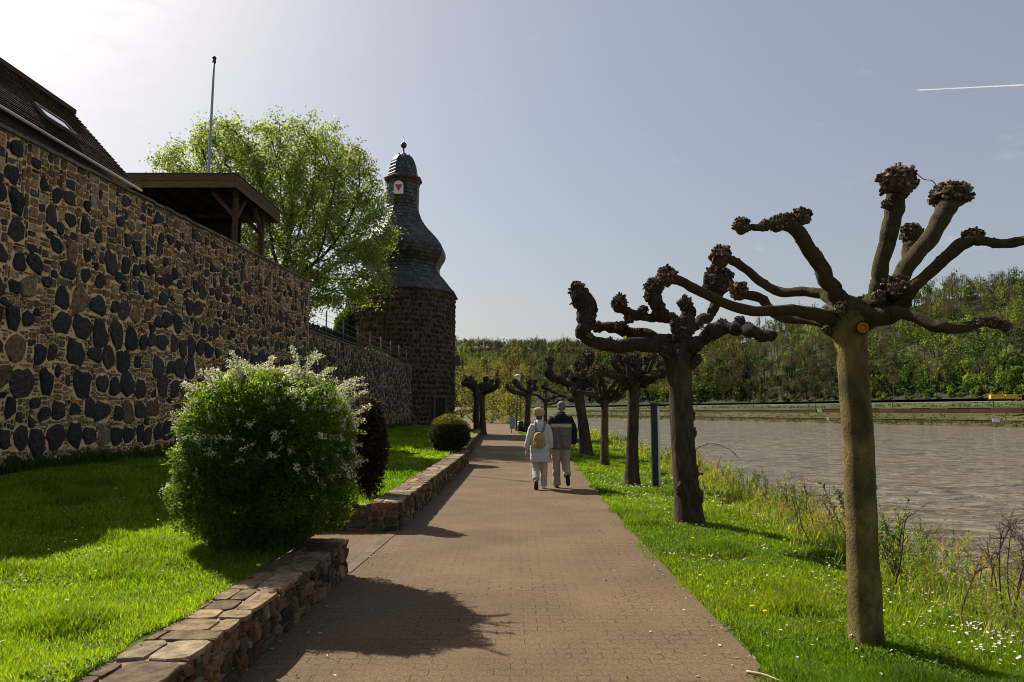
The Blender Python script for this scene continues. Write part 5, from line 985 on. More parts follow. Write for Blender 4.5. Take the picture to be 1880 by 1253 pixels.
# ------------------------------------------------------------------ far bank
BN = np.array((.956, .2927)); BD = np.array((-.2927, .956)); B0 = np.array((160., 226.))
def far_pt(s, n): return B0 + BD * s + BN * n
def far_bank():
    prof = [(-3, -5.5, 0), (0, -3.6, 0), (3, -2.7, 1), (7.8, -2.3, 1), (8.6, -2.25, 1), (16, -.8, 2), (24, .9, 2), (26.5, 1.3, 3), (31, 2.0, 3), (33, 3.3, 4), (44, 3.6, 3), (52, 4.4, 3), (60, 5.1, 5), (66, 5.3, 3), (90, 8.6, 3), (130, 9, 3)]
    cl = {0: (.07, .05, .028), 1: (.055, .06, .018), 2: (.058, .058, .022), 3: (.055, .09, .016), 4: (.05, .042, .034), 5: (.09, .082, .075)}
    s = np.linspace(-220, 950, 240); Vs = []; Cs = []
    for n, z, k in prof:
        p = B0 + s[:, None] * BD + n * BN; zz = z + .25 * fbm(np.stack((s * .06, s * 0 + n, 0 * s), -1), 2) * (n > 2)
        Vs.append(np.concatenate((p, zz[:, None]), 1)); Cs.append(np.array(cl[k]) * (1 + .6 * fbm(np.stack((s * .05, 0 * s + n * .4, 0 * s), -1), 3, k))[:, None])
    V = np.stack(Vs, 1); C = np.stack(Cs, 1); g = Geo(); g.add(*sheet(V[..., 0], V[..., 1], V[..., 2], C)[:2], C.reshape(-1, 3)); tag(g.build('far_bank', M['terrain'], smooth=True), kind='structure')
    r = np.random.default_rng(81)
    def long_wall(s0, s1, n, z0, z1, th, col, label, name='retaining_wall', piers=0):
        a, b = far_pt(s0, n), far_pt(s1, n); t = empty(name, (*a, z0), label, 'wall'); g = Geo(); k = int(abs(s1 - s0) / 9) + 1
        for i in range(k):
            p, q = a + (b - a) * i / k, a + (b - a) * ((i + .99) / k); h = (z1 - z0) * r.uniform(.94, 1.05); g.add(*bar((*p, z0 + h / 2), (*q, z0 + h / 2), th, h), np.array(col) * r.uniform(.7, 1.2))
        g.build('masonry', M['mortar_dark'], t); g = Geo(); g.add(*bar((*a, z1 + .12), (*b, z1 + .12), th + .3, .14), np.array(col) * .22); g.build('coping', M['plain'], t)
    long_wall(-150, 120, 24.6, .6, 2.75, .6, (.24, .16, .12), 'long dark brown railway wall across the river, right part')
    long_wall(124, 420, 24.6, .6, 2.3, .6, (.26, .19, .15), 'long dark brown railway wall across the river, continuing to the left')
    long_wall(-150, 430, 8.2, -2.9, -1.5, .5, (.3, .23, .18), 'low brown stone quay wall just above the far waterline')
    for s in (-10, 35, 82, 130, 180, 240):
        p = far_pt(s, 29); t = empty('railway_mast', (*p, 1.6), 'thin railway mast standing on the far embankment', 'mast', 'railway masts across the river'); g = Geo(); g.add(*tube([(*p, 1.5), (*p, 7.2)], .13, 6), np.array((.07, .07, .065))); g.build('pole', M['iron'], t); q = far_pt(s, 26.4); g = Geo(); g.add(*bar((*p, 6.6), (*q, 6.9), .09, .09), np.array((.07, .07, .065))); g.build('arm', M['iron'], t)
    # guard rail of the road
    g = Geo(); a, b = far_pt(-150, 57), far_pt(330, 57); t = empty('guard_rail', (*a, 4.8), 'thin grey guard rail along the far road below the wood', 'guard rail'); g.add(*bar((*a, 5.6), (*b, 5.6), .08, .35), np.array((.35, .35, .34))); g.build('rail', M['metal'], t)
    for s in np.arange(-150, 330, 8): p = far_pt(s, 57.2); g = Geo(); g.add(*bar((*p, 4.5), (*p, 5.7), .12, .12, up=(1, 0, 0)), np.array((.25, .25, .25))); g.build('post', M['metal'], t)
    # yellow lorry on the far road
    c = np.array(far_pt(-2, 62)); c = P(1843, 727, 255.); gz = c[2] - 1.9; d2 = np.array((*BD, 0)); t = empty('yellow_lorry', (c[0], c[1], gz), 'yellow articulated lorry on the road across the river', 'lorry'); Y = np.array((.75, .42, .01)); o = np.array((c[0], c[1], 0.)); rot = math.atan2(BD[1], BD[0])
    t.scale = (.78, .78, .78); d2 = np.array((.98, -.2, 0)); d2 /= np.linalg.norm(d2); rot = math.atan2(d2[1], d2[0])
    g = Geo(); g.add(*box(o - d2 * 2.9 + (0, 0, gz + 2.0), (5.6, 2.4, 1.9), rot), Y); bevelled(g.build('rear_box', M['paint'], t), .08)
    g = Geo(); g.add(*box(o + d2 * 2.6 + (0, 0, gz + 2.0), (4.6, 2.4, 1.9), rot), Y); bevelled(g.build('front_box', M['paint'], t), .08)
    g = Geo(); g.add(*box(o + d2 * 5.9 + (0, 0, gz + 1.7), (1.7, 2.3, 2.2), rot), Y); cb = bevelled(g.build('cab', M['paint'], t), .15)
    g = Geo(); g.add(*box(o + d2 * 6.0 + (0, 0, gz + 2.15), (1.2, 2.36, .7), rot), np.array((.03, .035, .04))); g.build('cab_window', M['paint'], cb)
    g = Geo(); g.add(*box(o + (0, 0, gz + .95), (12.5, 1.9, .25), rot), np.array((.05, .05, .05))); g.build('chassis', M['paint'], t)
    sv = np.array((-d2[1], d2[0], 0))
    for e in (-5, -4, 3.4, 5.9):
        for q in (-1, 1):
            w = o + d2 * e + sv * q * 1.05; g = Geo(); g.add(*tube(np.array([w - sv * .16 + (0, 0, gz + .5), w + sv * .16 + (0, 0, gz + .5)]), .5, 16), np.array((.025, .025, .025))); g.build('wheel', M['plain'], t)
    # white river board and small kilometre marks
    for px, py, d, w, h, lab, nm in ((1829, 772, 238, 2.3, 1.15, 'white board on short posts above the far waterline', 'river_board'), (1520, 769, 292, .8, 1.3, 'small white marker post on the far bank, left of the nearest trunk', 'marker_post')):
        c = P(px, py, d); t = empty(nm, (c[0], c[1], c[2] - h / 2 - 1), lab, 'sign'); g = Geo(); g.add(*box(c, (w, .1, h)), np.array((.8, .8, .78))); g.build('board', M['paint'], t); g = Geo()
        for q in (-1, 1): g.add(*bar(c + (q * w * .35, .1, -h / 2 - 1.4), c + (q * w * .35, .1, h * .3), .1, .1, up=(1, 0, 0)), np.array((.2, .2, .2)))
        g.build('post', M['metal'], t)
    # tufts and low bushes scattered over the bank
    n = 2600; s = r.uniform(-120, 420, n); nn = np.where(r.random(n) < .3, r.uniform(.5, 7.5, n), r.uniform(9, 60, n)); keep = ~((nn > 22) & (nn < 34)); s, nn = s[keep], nn[keep]; n = len(s); p = B0 + s[:, None] * BD + nn[:, None] * BN; z = np.interp(nn, [a for a, _, _ in prof], [b for _, b, _ in prof]); k = 14
    R = r.uniform(.3, 1.1, n); C = np.repeat(np.concatenate((p, z[:, None]), 1), k, 0) + rdir(n * k, r) * np.repeat(R, k)[:, None] * (1.3, 1.3, .7); V, F = leaves(C, rdir(n * k, r), rdir(n * k, r), .6, .5); cc = np.repeat(np.repeat(np.array([(.06, .09, .02), (.11, .10, .04), (.05, .07, .02), (.14, .11, .06)])[r.integers(4, size=n)], k, 0) * r.uniform(.7, 1.3, (n * k, 1)), 4, 0)
    g = Geo(); g.add(V, F, cc); tag(g.build('bank_scrub', M['forest']), 'low scrub and tufts over the far river bank', 'scrub', kind='stuff')
far_bank()

# ------------------------------------------------------------------ wooded hills across the river
RIDGE = np.array([(300, 618), (600, 620), (835, 637), (900, 637), (1000, 640), (1050, 643), (1187, 650), (1280, 652), (1330, 641), (1400, 618), (1450, 600), (1500, 586), (1600, 572), (1680, 562), (1730, 545), (1805, 536), (1880, 532), (2000, 520), (2200, 500), (2700, 480)])
def foot_depth(px):
    q = B0 + BN * 74; u = (px - CX) / F_PX; k = BD[0] / BD[1]      # sight line x=u*y meets the bank line
    y = (q[0] - k * q[1]) / (u - k); return np.where((u - k) > .02, np.clip(y, 150, 1000), 1000)
def hill_point(px, t):
    f = foot_depth(px); far = np.clip((1330 - px) / 130., 0, 1); far = far * far * (3 - 2 * far)
    dep = f + (150 + 140 * far) * t * (1 + .0 * px); fz = 7.2; rid = np.interp(px, RIDGE[:, 0], RIDGE[:, 1]); rdp = f + (150 + 140 * far)
    u = (px - CX) / F_PX; rz = EYE + (755 - rid) / F_PX * rdp
    z = fz + (rz - fz) * np.clip(t, 0, 1) ** .85 - np.clip(t - 1, 0, None) * 60 + 3.5 * fbm(np.stack((u * dep * .02, dep * .02, 0 * u), -1), 3, 12) * np.clip(t, 0, .3) / .3 * np.clip(3 - 2 * t, .2, 1)
    return np.stack((u * dep, dep, z), -1)
def hills():
    px = np.linspace(300, 2700, 260); t = np.linspace(-.05, 1.7, 50); G = hill_point(np.repeat(px[:, None], 50, 1).ravel(), np.tile(t, 260)).reshape(260, 50, 3); c = np.array((.028, .032, .013)) * (1 + .5 * fbm(G * .03, 3, 3))[..., None]
    g = Geo(); V, F, _ = sheet(G[..., 0], G[..., 1], G[..., 2], c); g.add(V, F, c.reshape(-1, 3)); tag(g.build('hills', M['terrain'], smooth=True), kind='structure')
hills()
PAL = np.array([(.055, .095, .016), (.033, .06, .013), (.10, .145, .02), (.19, .23, .035), (.075, .06, .03), (.095, .072, .04), (.022, .038, .013), (.14, .165, .05)])
def forest():
    r = np.random.default_rng(91); g = Geo()
    def batch(px, t, k, hmin, hmax, leaf, wts, trunkcol):
        n = len(px); p = hill_point(px, t); h = r.uniform(hmin, hmax, n) * np.clip(1.1 - .3 * (t < .12), .5, 2); w = h * r.uniform(.18, .36, n)
        cn = fbm(p * .02, 2, 31); ci = np.array([r.choice(len(PAL), p=wts) for _ in range(n)]); st = fbm(p * .016, 2, 55) + r.normal(size=n) * .10; pk = lambda L, m: r.choice(L, size=m); q1 = st > .16; q2 = st < -.16; ci[q1] = pk([0, 2, 2, 3, 7], q1.sum()); ci[q2] = pk([4, 5, 5, 1, 6], q2.sum()); up = (t > .42 + .25 * fbm(p * .012, 2, 77)) & (r.random(n) < .72) & (px > 1150); ci[up] = r.choice([4, 5, 5, 7, 1], size=up.sum()); col = PAL[ci] * (1 + .45 * cn)[:, None] * r.uniform(.5, 1.35, (n, 1)) * 1.2; bare = (ci == 4) | (ci == 5)
        V, F = frusta(p - (0, 0, 1), p + np.stack((r.normal(0, .5, n), r.normal(0, .5, n), h * .9), -1), h * .018, h * .008, 4); g.add(V, F, np.repeat(np.array(trunkcol)[None] * r.uniform(.6, 1.4, (n, 1)), 8, 0))
        m = n * k; ii = np.repeat(np.arange(n), k); ncl = 9; cc = rdir(n * ncl, r).reshape(n, ncl, 3) * r.uniform(.3, .85, (n, ncl, 1)); ch = cc[ii, r.integers(ncl, size=m)]
        q = ch + r.normal(size=(m, 3)) * .15; lo = np.where(bare, .30, .40); L = p[ii] + np.stack((q[:, 0] * w[ii], q[:, 1] * w[ii], h[ii] * (.62 + q[:, 2] * lo[ii])), -1)
        D = rdir(m, r); D[bare[ii]] = unit(D[bare[ii]] * .7 + (0, 0, 1.)); ln = leaf * r.uniform(.6, 1.4, m); wd = np.where(bare[ii], .16, .75) * ln; V, F = leaves(L, D, rdir(m, r), ln * np.where(bare[ii], 2.4, 1), wd); g.add(V, F, np.repeat(col[ii] * r.uniform(.75, 1.25, (m, 1)), 4, 0))
    w = np.array([.22, .12, .15, .07, .18, .16, .05, .05]); w /= w.sum()
    n = 1500; px = r.uniform(1150, 2250, n); t = r.random(n) ** 1.15 * 1.12; batch(px, t, 150, 10, 19, .95, w, (.20, .17, .125))
    n = 900; px = r.uniform(1180, 2200, n); t = r.uniform(-.02, .16, n); w2 = np.array([.34, .18, .2, .08, .03, .02, .08, .07]); batch(px, t, 70, 3, 7, .9, w2 / w2.sum(), (.07, .06, .04))
    n = 4200; px = r.uniform(700, 1360, n); t = r.random(n) * 1.1; w3 = np.array([.2, .22, .1, .05, .17, .16, .06, .04]); batch(px, t, 44, 11, 19, 2.0, w3 / w3.sum(), (.08, .07, .05))
    tag(g.build('forest', M['forest']), 'mixed spring wood covering the hills across the river', 'forest', kind='stuff')
forest()
def wood_tree(px, t, h, w, col, label, name, seed, n=900, leaf=.8):
    r = np.random.default_rng(seed); p = hill_point(np.array([px], float), np.array([t]))[0]; e = empty(name, p, label, 'tree'); g = Geo(); g.add(*tube([p - (0, 0, .5), p + (0, 0, h * .4), p + (.3, 0, h * .75)], [h * .025, h * .018, h * .01], 6), np.array((.07, .06, .045))); g.build('trunk', M['twig'], e)
    cc = rdir(14, r) * r.uniform(.3, .8, (14, 1)); q = cc[r.integers(14, size=n)] + r.normal(size=(n, 3)) * .23; L = p + np.stack((q[:, 0] * w, q[:, 1] * w, h * (.6 + q[:, 2] * .38)), -1); V, F = leaves(L, rdir(n, r), rdir(n, r), leaf * r.uniform(.6, 1.3, n), leaf * .7); g = Geo(); g.add(V, F, np.repeat(np.array(col) * r.uniform(.7, 1.25, (n, 1)), 4, 0)); g.build('crown', M['forest'], e)
for a in ((1638, .25, 9, 3.2, (.30, .29, .24), 'white blossoming tree low on the wooded hill, just right of the nearest trunk', 'blossoming_tree'), (1842, .42, 9, 3., (.32, .31, .27), 'white blossoming tree half way up the hill near the long low branch end', 'blossoming_tree'), (1322, .10, 11, 5.5, (.05, .115, .018), 'round fresh green tree at the foot of the hill right of the second trunk', 'green_tree'), (1690, .42, 12, 3.6, (.15, .19, .03), 'bright yellow green tree in mid slope right of the nearest trunk', 'green_tree'), (1850, .93, 9, 3, (.17, .20, .03), 'bright yellow green tree near the hilltop at the right edge', 'green_tree'), (1445, .2, 11, 4, (.10, .14, .025), 'light green tree in the lower wood left of the nearest trunk', 'green_tree'), (1760, .12, 9, 5, (.05, .10, .018), 'dark green bushy tree at the foot of the hill above the railway wall', 'green_tree')):
    wood_tree(*a, 100 + int(a[0]))
# contrail
def contrail():
    a, b = P(1683, 166, 7000.), P(1960, 152, 7600.); g = Geo(); k = 30; q = a + (b - a) * np.linspace(0, 1, k)[:, None]; g.add(*tube(q, np.linspace(5, 9, k), 8, .2, .01), np.array((.9, .9, .9))); tag(g.build('contrail', M['cloud'], smooth=True), 'thin straight white vapour trail high in the right sky', 'contrail')
M['cloud'] = mk('vapour', (.98, .98, .98), 1, spec=0, trans=.7)
contrail()

# ------------------------------------------------------------------ post, lamp, board, bin
def info_post():
    d = 16.25; b = P(1205, 888, d); b[2] = float(zr(b[0], b[1])); h = P(1205, 737, d)[2] - b[2]; o = np.array((b[0], d, b[2]))
    t = empty('information_post', b, 'tall dark green flat post with silver edge between the second and third pollarded trees', 'post')
    g = Geo(); g.add(*box(o + (-.028, 0, h / 2 - .1), (.125, .16, h)), np.array((.006, .016, .012))); bevelled(g.build('post', M['paint'], t), .012)
    g = Geo(); g.add(*box(o + (.062, .0, h / 2 - .12), (.05, .13, h - .05)), np.array((.55, .57, .58))); bevelled(g.build('metal_edge', M['metal'], t), .008)
    g = Geo(); g.add(*box(o + (-.02, 0, h - .08), (.19, .2, .05)), np.array((.008, .016, .013))); g.add(*box(o + (-.04, 0, h - .045), (.1, .12, .03)), np.array((.008, .016, .013))); bevelled(g.build('cap', M['paint'], t), .01)
info_post()
def street_lamp():
    d = 59.; b = P(948, 791, d); b[2] = -.05; tp = P(951, 690, d); t = empty('street_lamp', b, 'green street lamp with small white funnel shade by the bend of the path', 'street lamp')
    g = Geo(); g.add(*tube([b, (b[0], d, 1.0), (tp[0] - .03, d, tp[2] - .45)], [.07, .06, .045], 10), np.array((.03, .07, .045))); g.build('pole', M['paint'], t, smooth=True)
    g = Geo(); c = (tp[0], d, tp[2]); g.add(*lathe([(.09, -.48), (.24, -.02), (.25, 0)], c, 16), np.array((.78, .76, .70))); sh = g.build('lamp_shade', M['petal'], t, smooth=True)
    g = Geo(); g.add(*lathe([(.29, -.02), (.29, .02), (.12, .10), (.0, .12)], c, 16), np.array((.5, .5, .48))); g.build('cap', M['paint'], sh, smooth=True)
    g = Geo(); g.add(*lathe([(.06, -.62), (.11, -.5), (.10, -.46)], c, 12), np.array((.03, .07, .045))); g.build('holder', M['paint'], t, smooth=True)
street_lamp()
def board():
    d = 54.; c = P(940.5, 777, d); t = empty('notice_board', (c[0], d, 0), 'narrow grey notice board on a short post by the bend of the path', 'sign')
    g = Geo(); g.add(*box((c[0], d, c[2]), (.40, .05, .86), .25), np.array((.20, .225, .25))); bevelled(g.build('board', M['paint'], t), .01); g = Geo(); g.add(*tube([(c[0] - .05, d + .06, -.02), (c[0] - .05, d + .06, c[2] + .3)], .03, 8), np.array((.12, .13, .14))); g.build('post', M['metal'], t)
    d = 57.; c = P(955, 786, d); t = empty('litter_bin', (c[0], d, -.03), 'small black litter bin at the foot of the street lamp', 'bin')
    g = Geo(); g.add(*lathe([(.0, .05), (.2, .05), (.24, .72), (.21, .72), (.18, .2), (0, .2)], (c[0], d, 0), 16), np.array((.014, .014, .015))); g.build('bin_body', M['paint'], t, smooth=True); g = Geo(); g.add(*lathe([(.25, .72), (.25, .77), (.1, .86), (0, .87)], (c[0], d, 0), 16), np.array((.018, .018, .018))); g.build('lid', M['paint'], t, smooth=True)
board()

# ------------------------------------------------------------------ the walking couple
def remeshed(name, parts, mat, parent, col, voxel=.009, smooth=3, disp=None):
    """one continuous skin grown over overlapping tapered limbs"""
    g = Geo()
    for v, f in parts: g.add(v, f)
    V = np.concatenate(g.V); me = bpy.data.meshes.new('tmp'); F = [tuple(x) for f in g.F for x in f.tolist()]; me.from_pydata(V.tolist(), [], F)
    o = bpy.data.objects.new('tmp', me); COL.objects.link(o); m = o.modifiers.new('r', 'REMESH'); m.mode = 'VOXEL'; m.voxel_size = voxel; m.use_smooth_shade = True
    if smooth: s = o.modifiers.new('s', 'SMOOTH'); s.iterations = smooth; s.factor = .5
    dg = bpy.context.evaluated_depsgraph_get(); dg.update(); ev = o.evaluated_get(dg).to_mesh(); n = len(ev.vertices); Vn = np.empty(n * 3, np.float32); ev.vertices.foreach_get('co', Vn); Vn = Vn.reshape(-1, 3).astype(float)
    lt = np.empty(len(ev.polygons), np.int32); ev.polygons.foreach_get('loop_total', lt); vi = np.empty(len(ev.loops), np.int32); ev.loops.foreach_get('vertex_index', vi); ls = np.concatenate(([0], np.cumsum(lt)[:-1]))
    Fs = [np.stack([vi[ls[lt == k] + q] for q in range(k)], -1) for k in (3, 4) if (lt == k).any()]
    o.evaluated_get(dg).to_mesh_clear(); bpy.data.objects.remove(o); bpy.data.meshes.remove(me)
    if disp: 
        nn = Vn[:, :] ; Vn = disp(Vn)
    cc = col(Vn) if callable(col) else np.asarray(col); g = Geo(); g.add(Vn, Fs, cc); return g.build(name, mat, parent, smooth=True)
def ell(c, r, sub=3): v, f = ico(sub); return v * np.array(r) + np.array(c), f
def limb(pts, n=14, seg=14, flat=1.):
    q = spline(np.array(pts, float), n); return tube(q[:, :3], q[:, 3], seg, R2=q[:, 3] * flat)
def torso(rows, seg=24):
    """rows (x, y, z, half width, half depth)"""
    q = spline(np.array(rows, float), 26); a = np.linspace(0, 2 * math.pi, seg, endpoint=False); ca, sa = np.cos(a), np.sin(a)
    V = np.stack((q[:, 0:1] + np.sign(ca) * np.abs(ca) ** .85 * q[:, 3:4], q[:, 1:2] + np.sign(sa) * np.abs(sa) ** .85 * q[:, 4:5], np.repeat(q[:, 2:3], seg, 1)), -1).reshape(-1, 3); n = len(q)
    i = np.arange(n - 1)[:, None] * seg; j = np.arange(seg)[None]; k = (j + 1) % seg; F = [np.stack((i + j, i + k, i + seg + k, i + seg + j), -1).reshape(-1, 4)]; m = len(V); V = np.concatenate((V, [V[:seg].mean(0) - (0, 0, .01), V[-seg:].mean(0) + (0, 0, .01)])); jj = np.arange(seg); kk = (jj + 1) % seg; b = (n - 1) * seg
    return V, F + [np.stack((np.full(seg, m), kk, jj), -1), np.stack((np.full(seg, m + 1), b + jj, b + kk), -1)]
def hand(w, d, side, curl=.5, s=1.):
    """palm, four bent fingers of unequal length and a thumb; w wrist, d direction of the hand"""
    w = np.array(w, float); d = unit(np.array(d, float)); f = np.array((0, 1., 0)); f = unit(f - d * (f @ d)); n = np.cross(d, f) * side     # f: thumb side (forward), n: outward
    out = [limb([(*w, .026 * s), (*(w + d * .045 * s), .034 * s), (*(w + d * .085 * s), .034 * s)], 8, 12, .55)]
    for k, ln in enumerate((.068, .078, .073, .058)):
        a = w + d * .082 * s + f * (.026 - .0175 * k) * s; b = a + (d * (1 - .25 * curl) - n * .45 * curl) * ln * .5 * s; c = b + (d * (.75 - .5 * curl) - n * (.3 + .6 * curl)) * ln * .45 * s; out.append(limb([(*a, .0095 * s), (*b, .009 * s), (*c, .0075 * s)], 9, 8))
    a = w + d * .03 * s + f * .022 * s; b = a + (d * .6 + f * .7 - n * .25) * .035 * s; c = b + (d * .9 + f * .25 - n * .2) * .03 * s; out.append(limb([(*a, .012 * s), (*b, .0105 * s), (*c, .0085 * s)], 8, 8)); return out
def shoe(ankle, toe_dir, up, col, name, parent, o, sole=(.7, .68, .62), L=.27):
    a = np.array(ankle, float); t = unit(np.array(toe_dir, float)); u = np.array(up, float); u = unit(u - t * (u @ t)); heel = a - t * .07 - u * .055
    pts = [(*(heel), .038), (*(heel + t * .07 + u * .008), .044), (*(heel + t * .16 + u * -.004), .046), (*(heel + t * (L - .04) - u * .008), .036)]
    ob = remeshed(name, [tuple((v + o, f)) for v, f in [limb(pts, 12, 14, .95), limb([(*(a + u * .03), .044), (*(a - u * .03), .045)], 6, 12)]], M['paint'], parent, col, .008, 2)
    q = spline(np.array(pts)[:, :3] - u * .038, 14); w = np.interp(np.linspace(0, 1, 14), [0, .12, .6, .9, 1], [.028, .038, .046, .036, .015]); s = np.cross(t, u); V = np.concatenate([q - s * w[:, None], q + s * w[:, None], q - s * w[:, None] - u * .018, q + s * w[:, None] - u * .018]); i = np.arange(13); m = 14
    g = Geo(); g.add(V + o, [np.stack((i, i + m, i + m + 1, i + 1), -1), np.stack((2 * m + i + 1, 3 * m + i + 1, 3 * m + i, 2 * m + i), -1), np.stack((i, i + 1, 2 * m + i + 1, 2 * m + i), -1), np.stack((m + i + 1, m + i, 3 * m + i, 3 * m + i + 1), -1)], np.array(sole)); g.build('sole', M['plain'], ob)
def face(hc, o, parent, s=1.):
    for x in (-.031, .031):
        v, f = ico(2); g = Geo(); c = np.array(hc) + (x * s, .086 * s, .012 * s); g.add(v * .0115 * s + c + o, f, np.where((v[:, 1] > .6)[:, None], np.array((.05, .04, .035)), np.array((.7, .68, .65)))); g.build('eye', M['paint'], parent, smooth=True)
SK = np.array((.42, .24, .165))
def wrinkle(amp, sc, seed, zmax=9):
    def f(V):
        n = fbm(V * np.array((1, 1, 1.6)) * sc, 3, seed); ctr = np.array((V[:, 0].mean(), V[:, 1].mean())); d = V[:, :2] - ctr; d = d / np.maximum(np.linalg.norm(d, axis=1, keepdims=True), .01); W = V.copy(); W[:, :2] += d * (n * amp)[:, None]; return W
    return f
def man():
    b = np.array((1.03, 15.4, .006)); t = empty('person', b, 'grey haired man walking away in navy and grey jacket and beige trousers', 'person'); o = b
    S = lambda L: [(v + o, f) for v, f in L]
    lh, rh = np.array((-.275, .03, .90)), np.array((.275, .02, .90)); la, ra = np.array((-.09, .04, .085)), np.array((.105, -.36, .27)); lk, rk = np.array((-.10, .06, .48)), np.array((.105, .03, .47))
    hc = np.array((0.02, .05, 1.685))
    body = [ell(hc, (.077, .098, .115)), ell(hc + (0, .045, -.055), (.052, .052, .06)), ell(hc + (0, .104, -.012), (.013, .018, .022), 2), ell(hc + (0, .094, -.058), (.024, .008, .007), 2), ell(hc + (-.08, -.005, -.01), (.012, .022, .032), 2), ell(hc + (.08, -.005, -.01), (.012, .022, .032), 2), limb([(.01, 0, 1.46, .062), (.015, .02, 1.56, .054), (.02, .04, 1.64, .056)], 8),
            torso([(0, 0, .86, .155, .105), (0, 0, 1.0, .16, .11), (0, 0, 1.2, .17, .115), (0, 0, 1.38, .185, .105), (0, 0, 1.5, .08, .07)]),
            limb([(-.17, 0, 1.44, .055), (-.235, -.03, 1.17, .042), (*lh, .028)]), limb([(.17, 0, 1.44, .055), (.24, -.03, 1.17, .042), (*rh, .028)]),
            limb([(-.09, 0, .9, .088), (*lk, .056), (*la, .038)]), limb([(.09, 0, .9, .088), (*rk, .056), (*ra, .038)])] + hand(lh, (.02, .1, -1), 1, .5) + hand(rh, (.0, .12, -1), -1, .5)
    bd = remeshed('body', S(body), M['skin'], t, SK, .0075, 1); face(hc, o, t)
    # jacket: dark yoke and sleeves, pale stripe, grey body
    J = [torso([(0, 0, .80, .205, .145), (0, 0, .86, .225, .16), (0, 0, 1.0, .228, .162), (0, 0, 1.2, .225, .155), (0, 0, 1.36, .225, .142), (0, .0, 1.46, .19, .125), (0, 0, 1.53, .105, .09), (.01, .01, 1.58, .078, .075)]),
         limb([(-.15, 0, 1.45, .095), (-.225, -.01, 1.32, .088), (-.265, -.035, 1.14, .075), (-.275, 0, .98, .066), (-.276, .02, .915, .052)], 18), limb([(.15, 0, 1.45, .095), (.225, -.01, 1.32, .088), (.27, -.035, 1.14, .075), (.278, 0, .98, .066), (.276, .02, .915, .052)], 18),
         ell((0, -.095, 1.47), (.13, .06, .085))]
    NV, GY, CR = np.array((.014, .018, .030)), np.array((.155, .145, .13)), np.array((.42, .39, .31))
    def jc(V):
        q = V - o; ax = np.abs(q[:, 0]); sl = (ax > .222 + .0 * q[:, 2]) & (q[:, 2] < 1.42); c = np.where((q[:, 2] > 1.335)[:, None], NV, np.where((q[:, 2] > 1.262)[:, None], CR, GY)); c = np.where(sl[:, None], NV, c); tan = (q[:, 2] < 1.262) & (np.abs(q[:, 0] + .03 + (q[:, 2] - 1.1) * .22) < .035) & (q[:, 1] < 0); c = np.where(tan[:, None] & ~sl[:, None], np.array((.12, .10, .085)), c); c = np.where((q[:, 2] < .83)[:, None], np.array((.11, .108, .106)), c); return c
    jk = remeshed('jacket', S(J), M['cloth'], t, jc, .010, 3, wrinkle(.020, 9, 3))
    T = [limb([(-.085, 0, .93, .12), (-.095, .0, .80, .112), (-.10, .055, .48, .088), (-.095, .035, .22, .082), (-.09, .02, .055, .086)], 24, 16), limb([(.085, 0, .93, .12), (.095, .01, .80, .112), (.105, .03, .49, .09), (.105, -.13, .36, .084), (.105, -.315, .29, .08)], 24, 16), torso([(0, 0, .78, .19, .12), (0, 0, .9, .19, .125), (0, 0, 1.0, .18, .12)])]
    remeshed('trousers', S(T), M['cloth'], t, np.array((.34, .285, .21)), .010, 3, wrinkle(.018, 8, 8))
    H = [ell(hc + (0, -.014, .034), (.086, .100, .096)), ell(hc + (0, -.036, -.016), (.080, .074, .062))]
    remeshed('hair', S(H), M['hair'], t, np.array((.17, .162, .152)), .008, 1, wrinkle(.010, 40, 5))
    shoe(la, (-.04, 1, -.0), (0, 0, 1), np.array((.11, .085, .06)), 'shoe', t, o, (.25, .2, .15)); shoe(ra, (.1, .45, -.95), (0, .9, .45), np.array((.02, .018, .018)), 'shoe', t, o, (.03, .03, .03))
man()
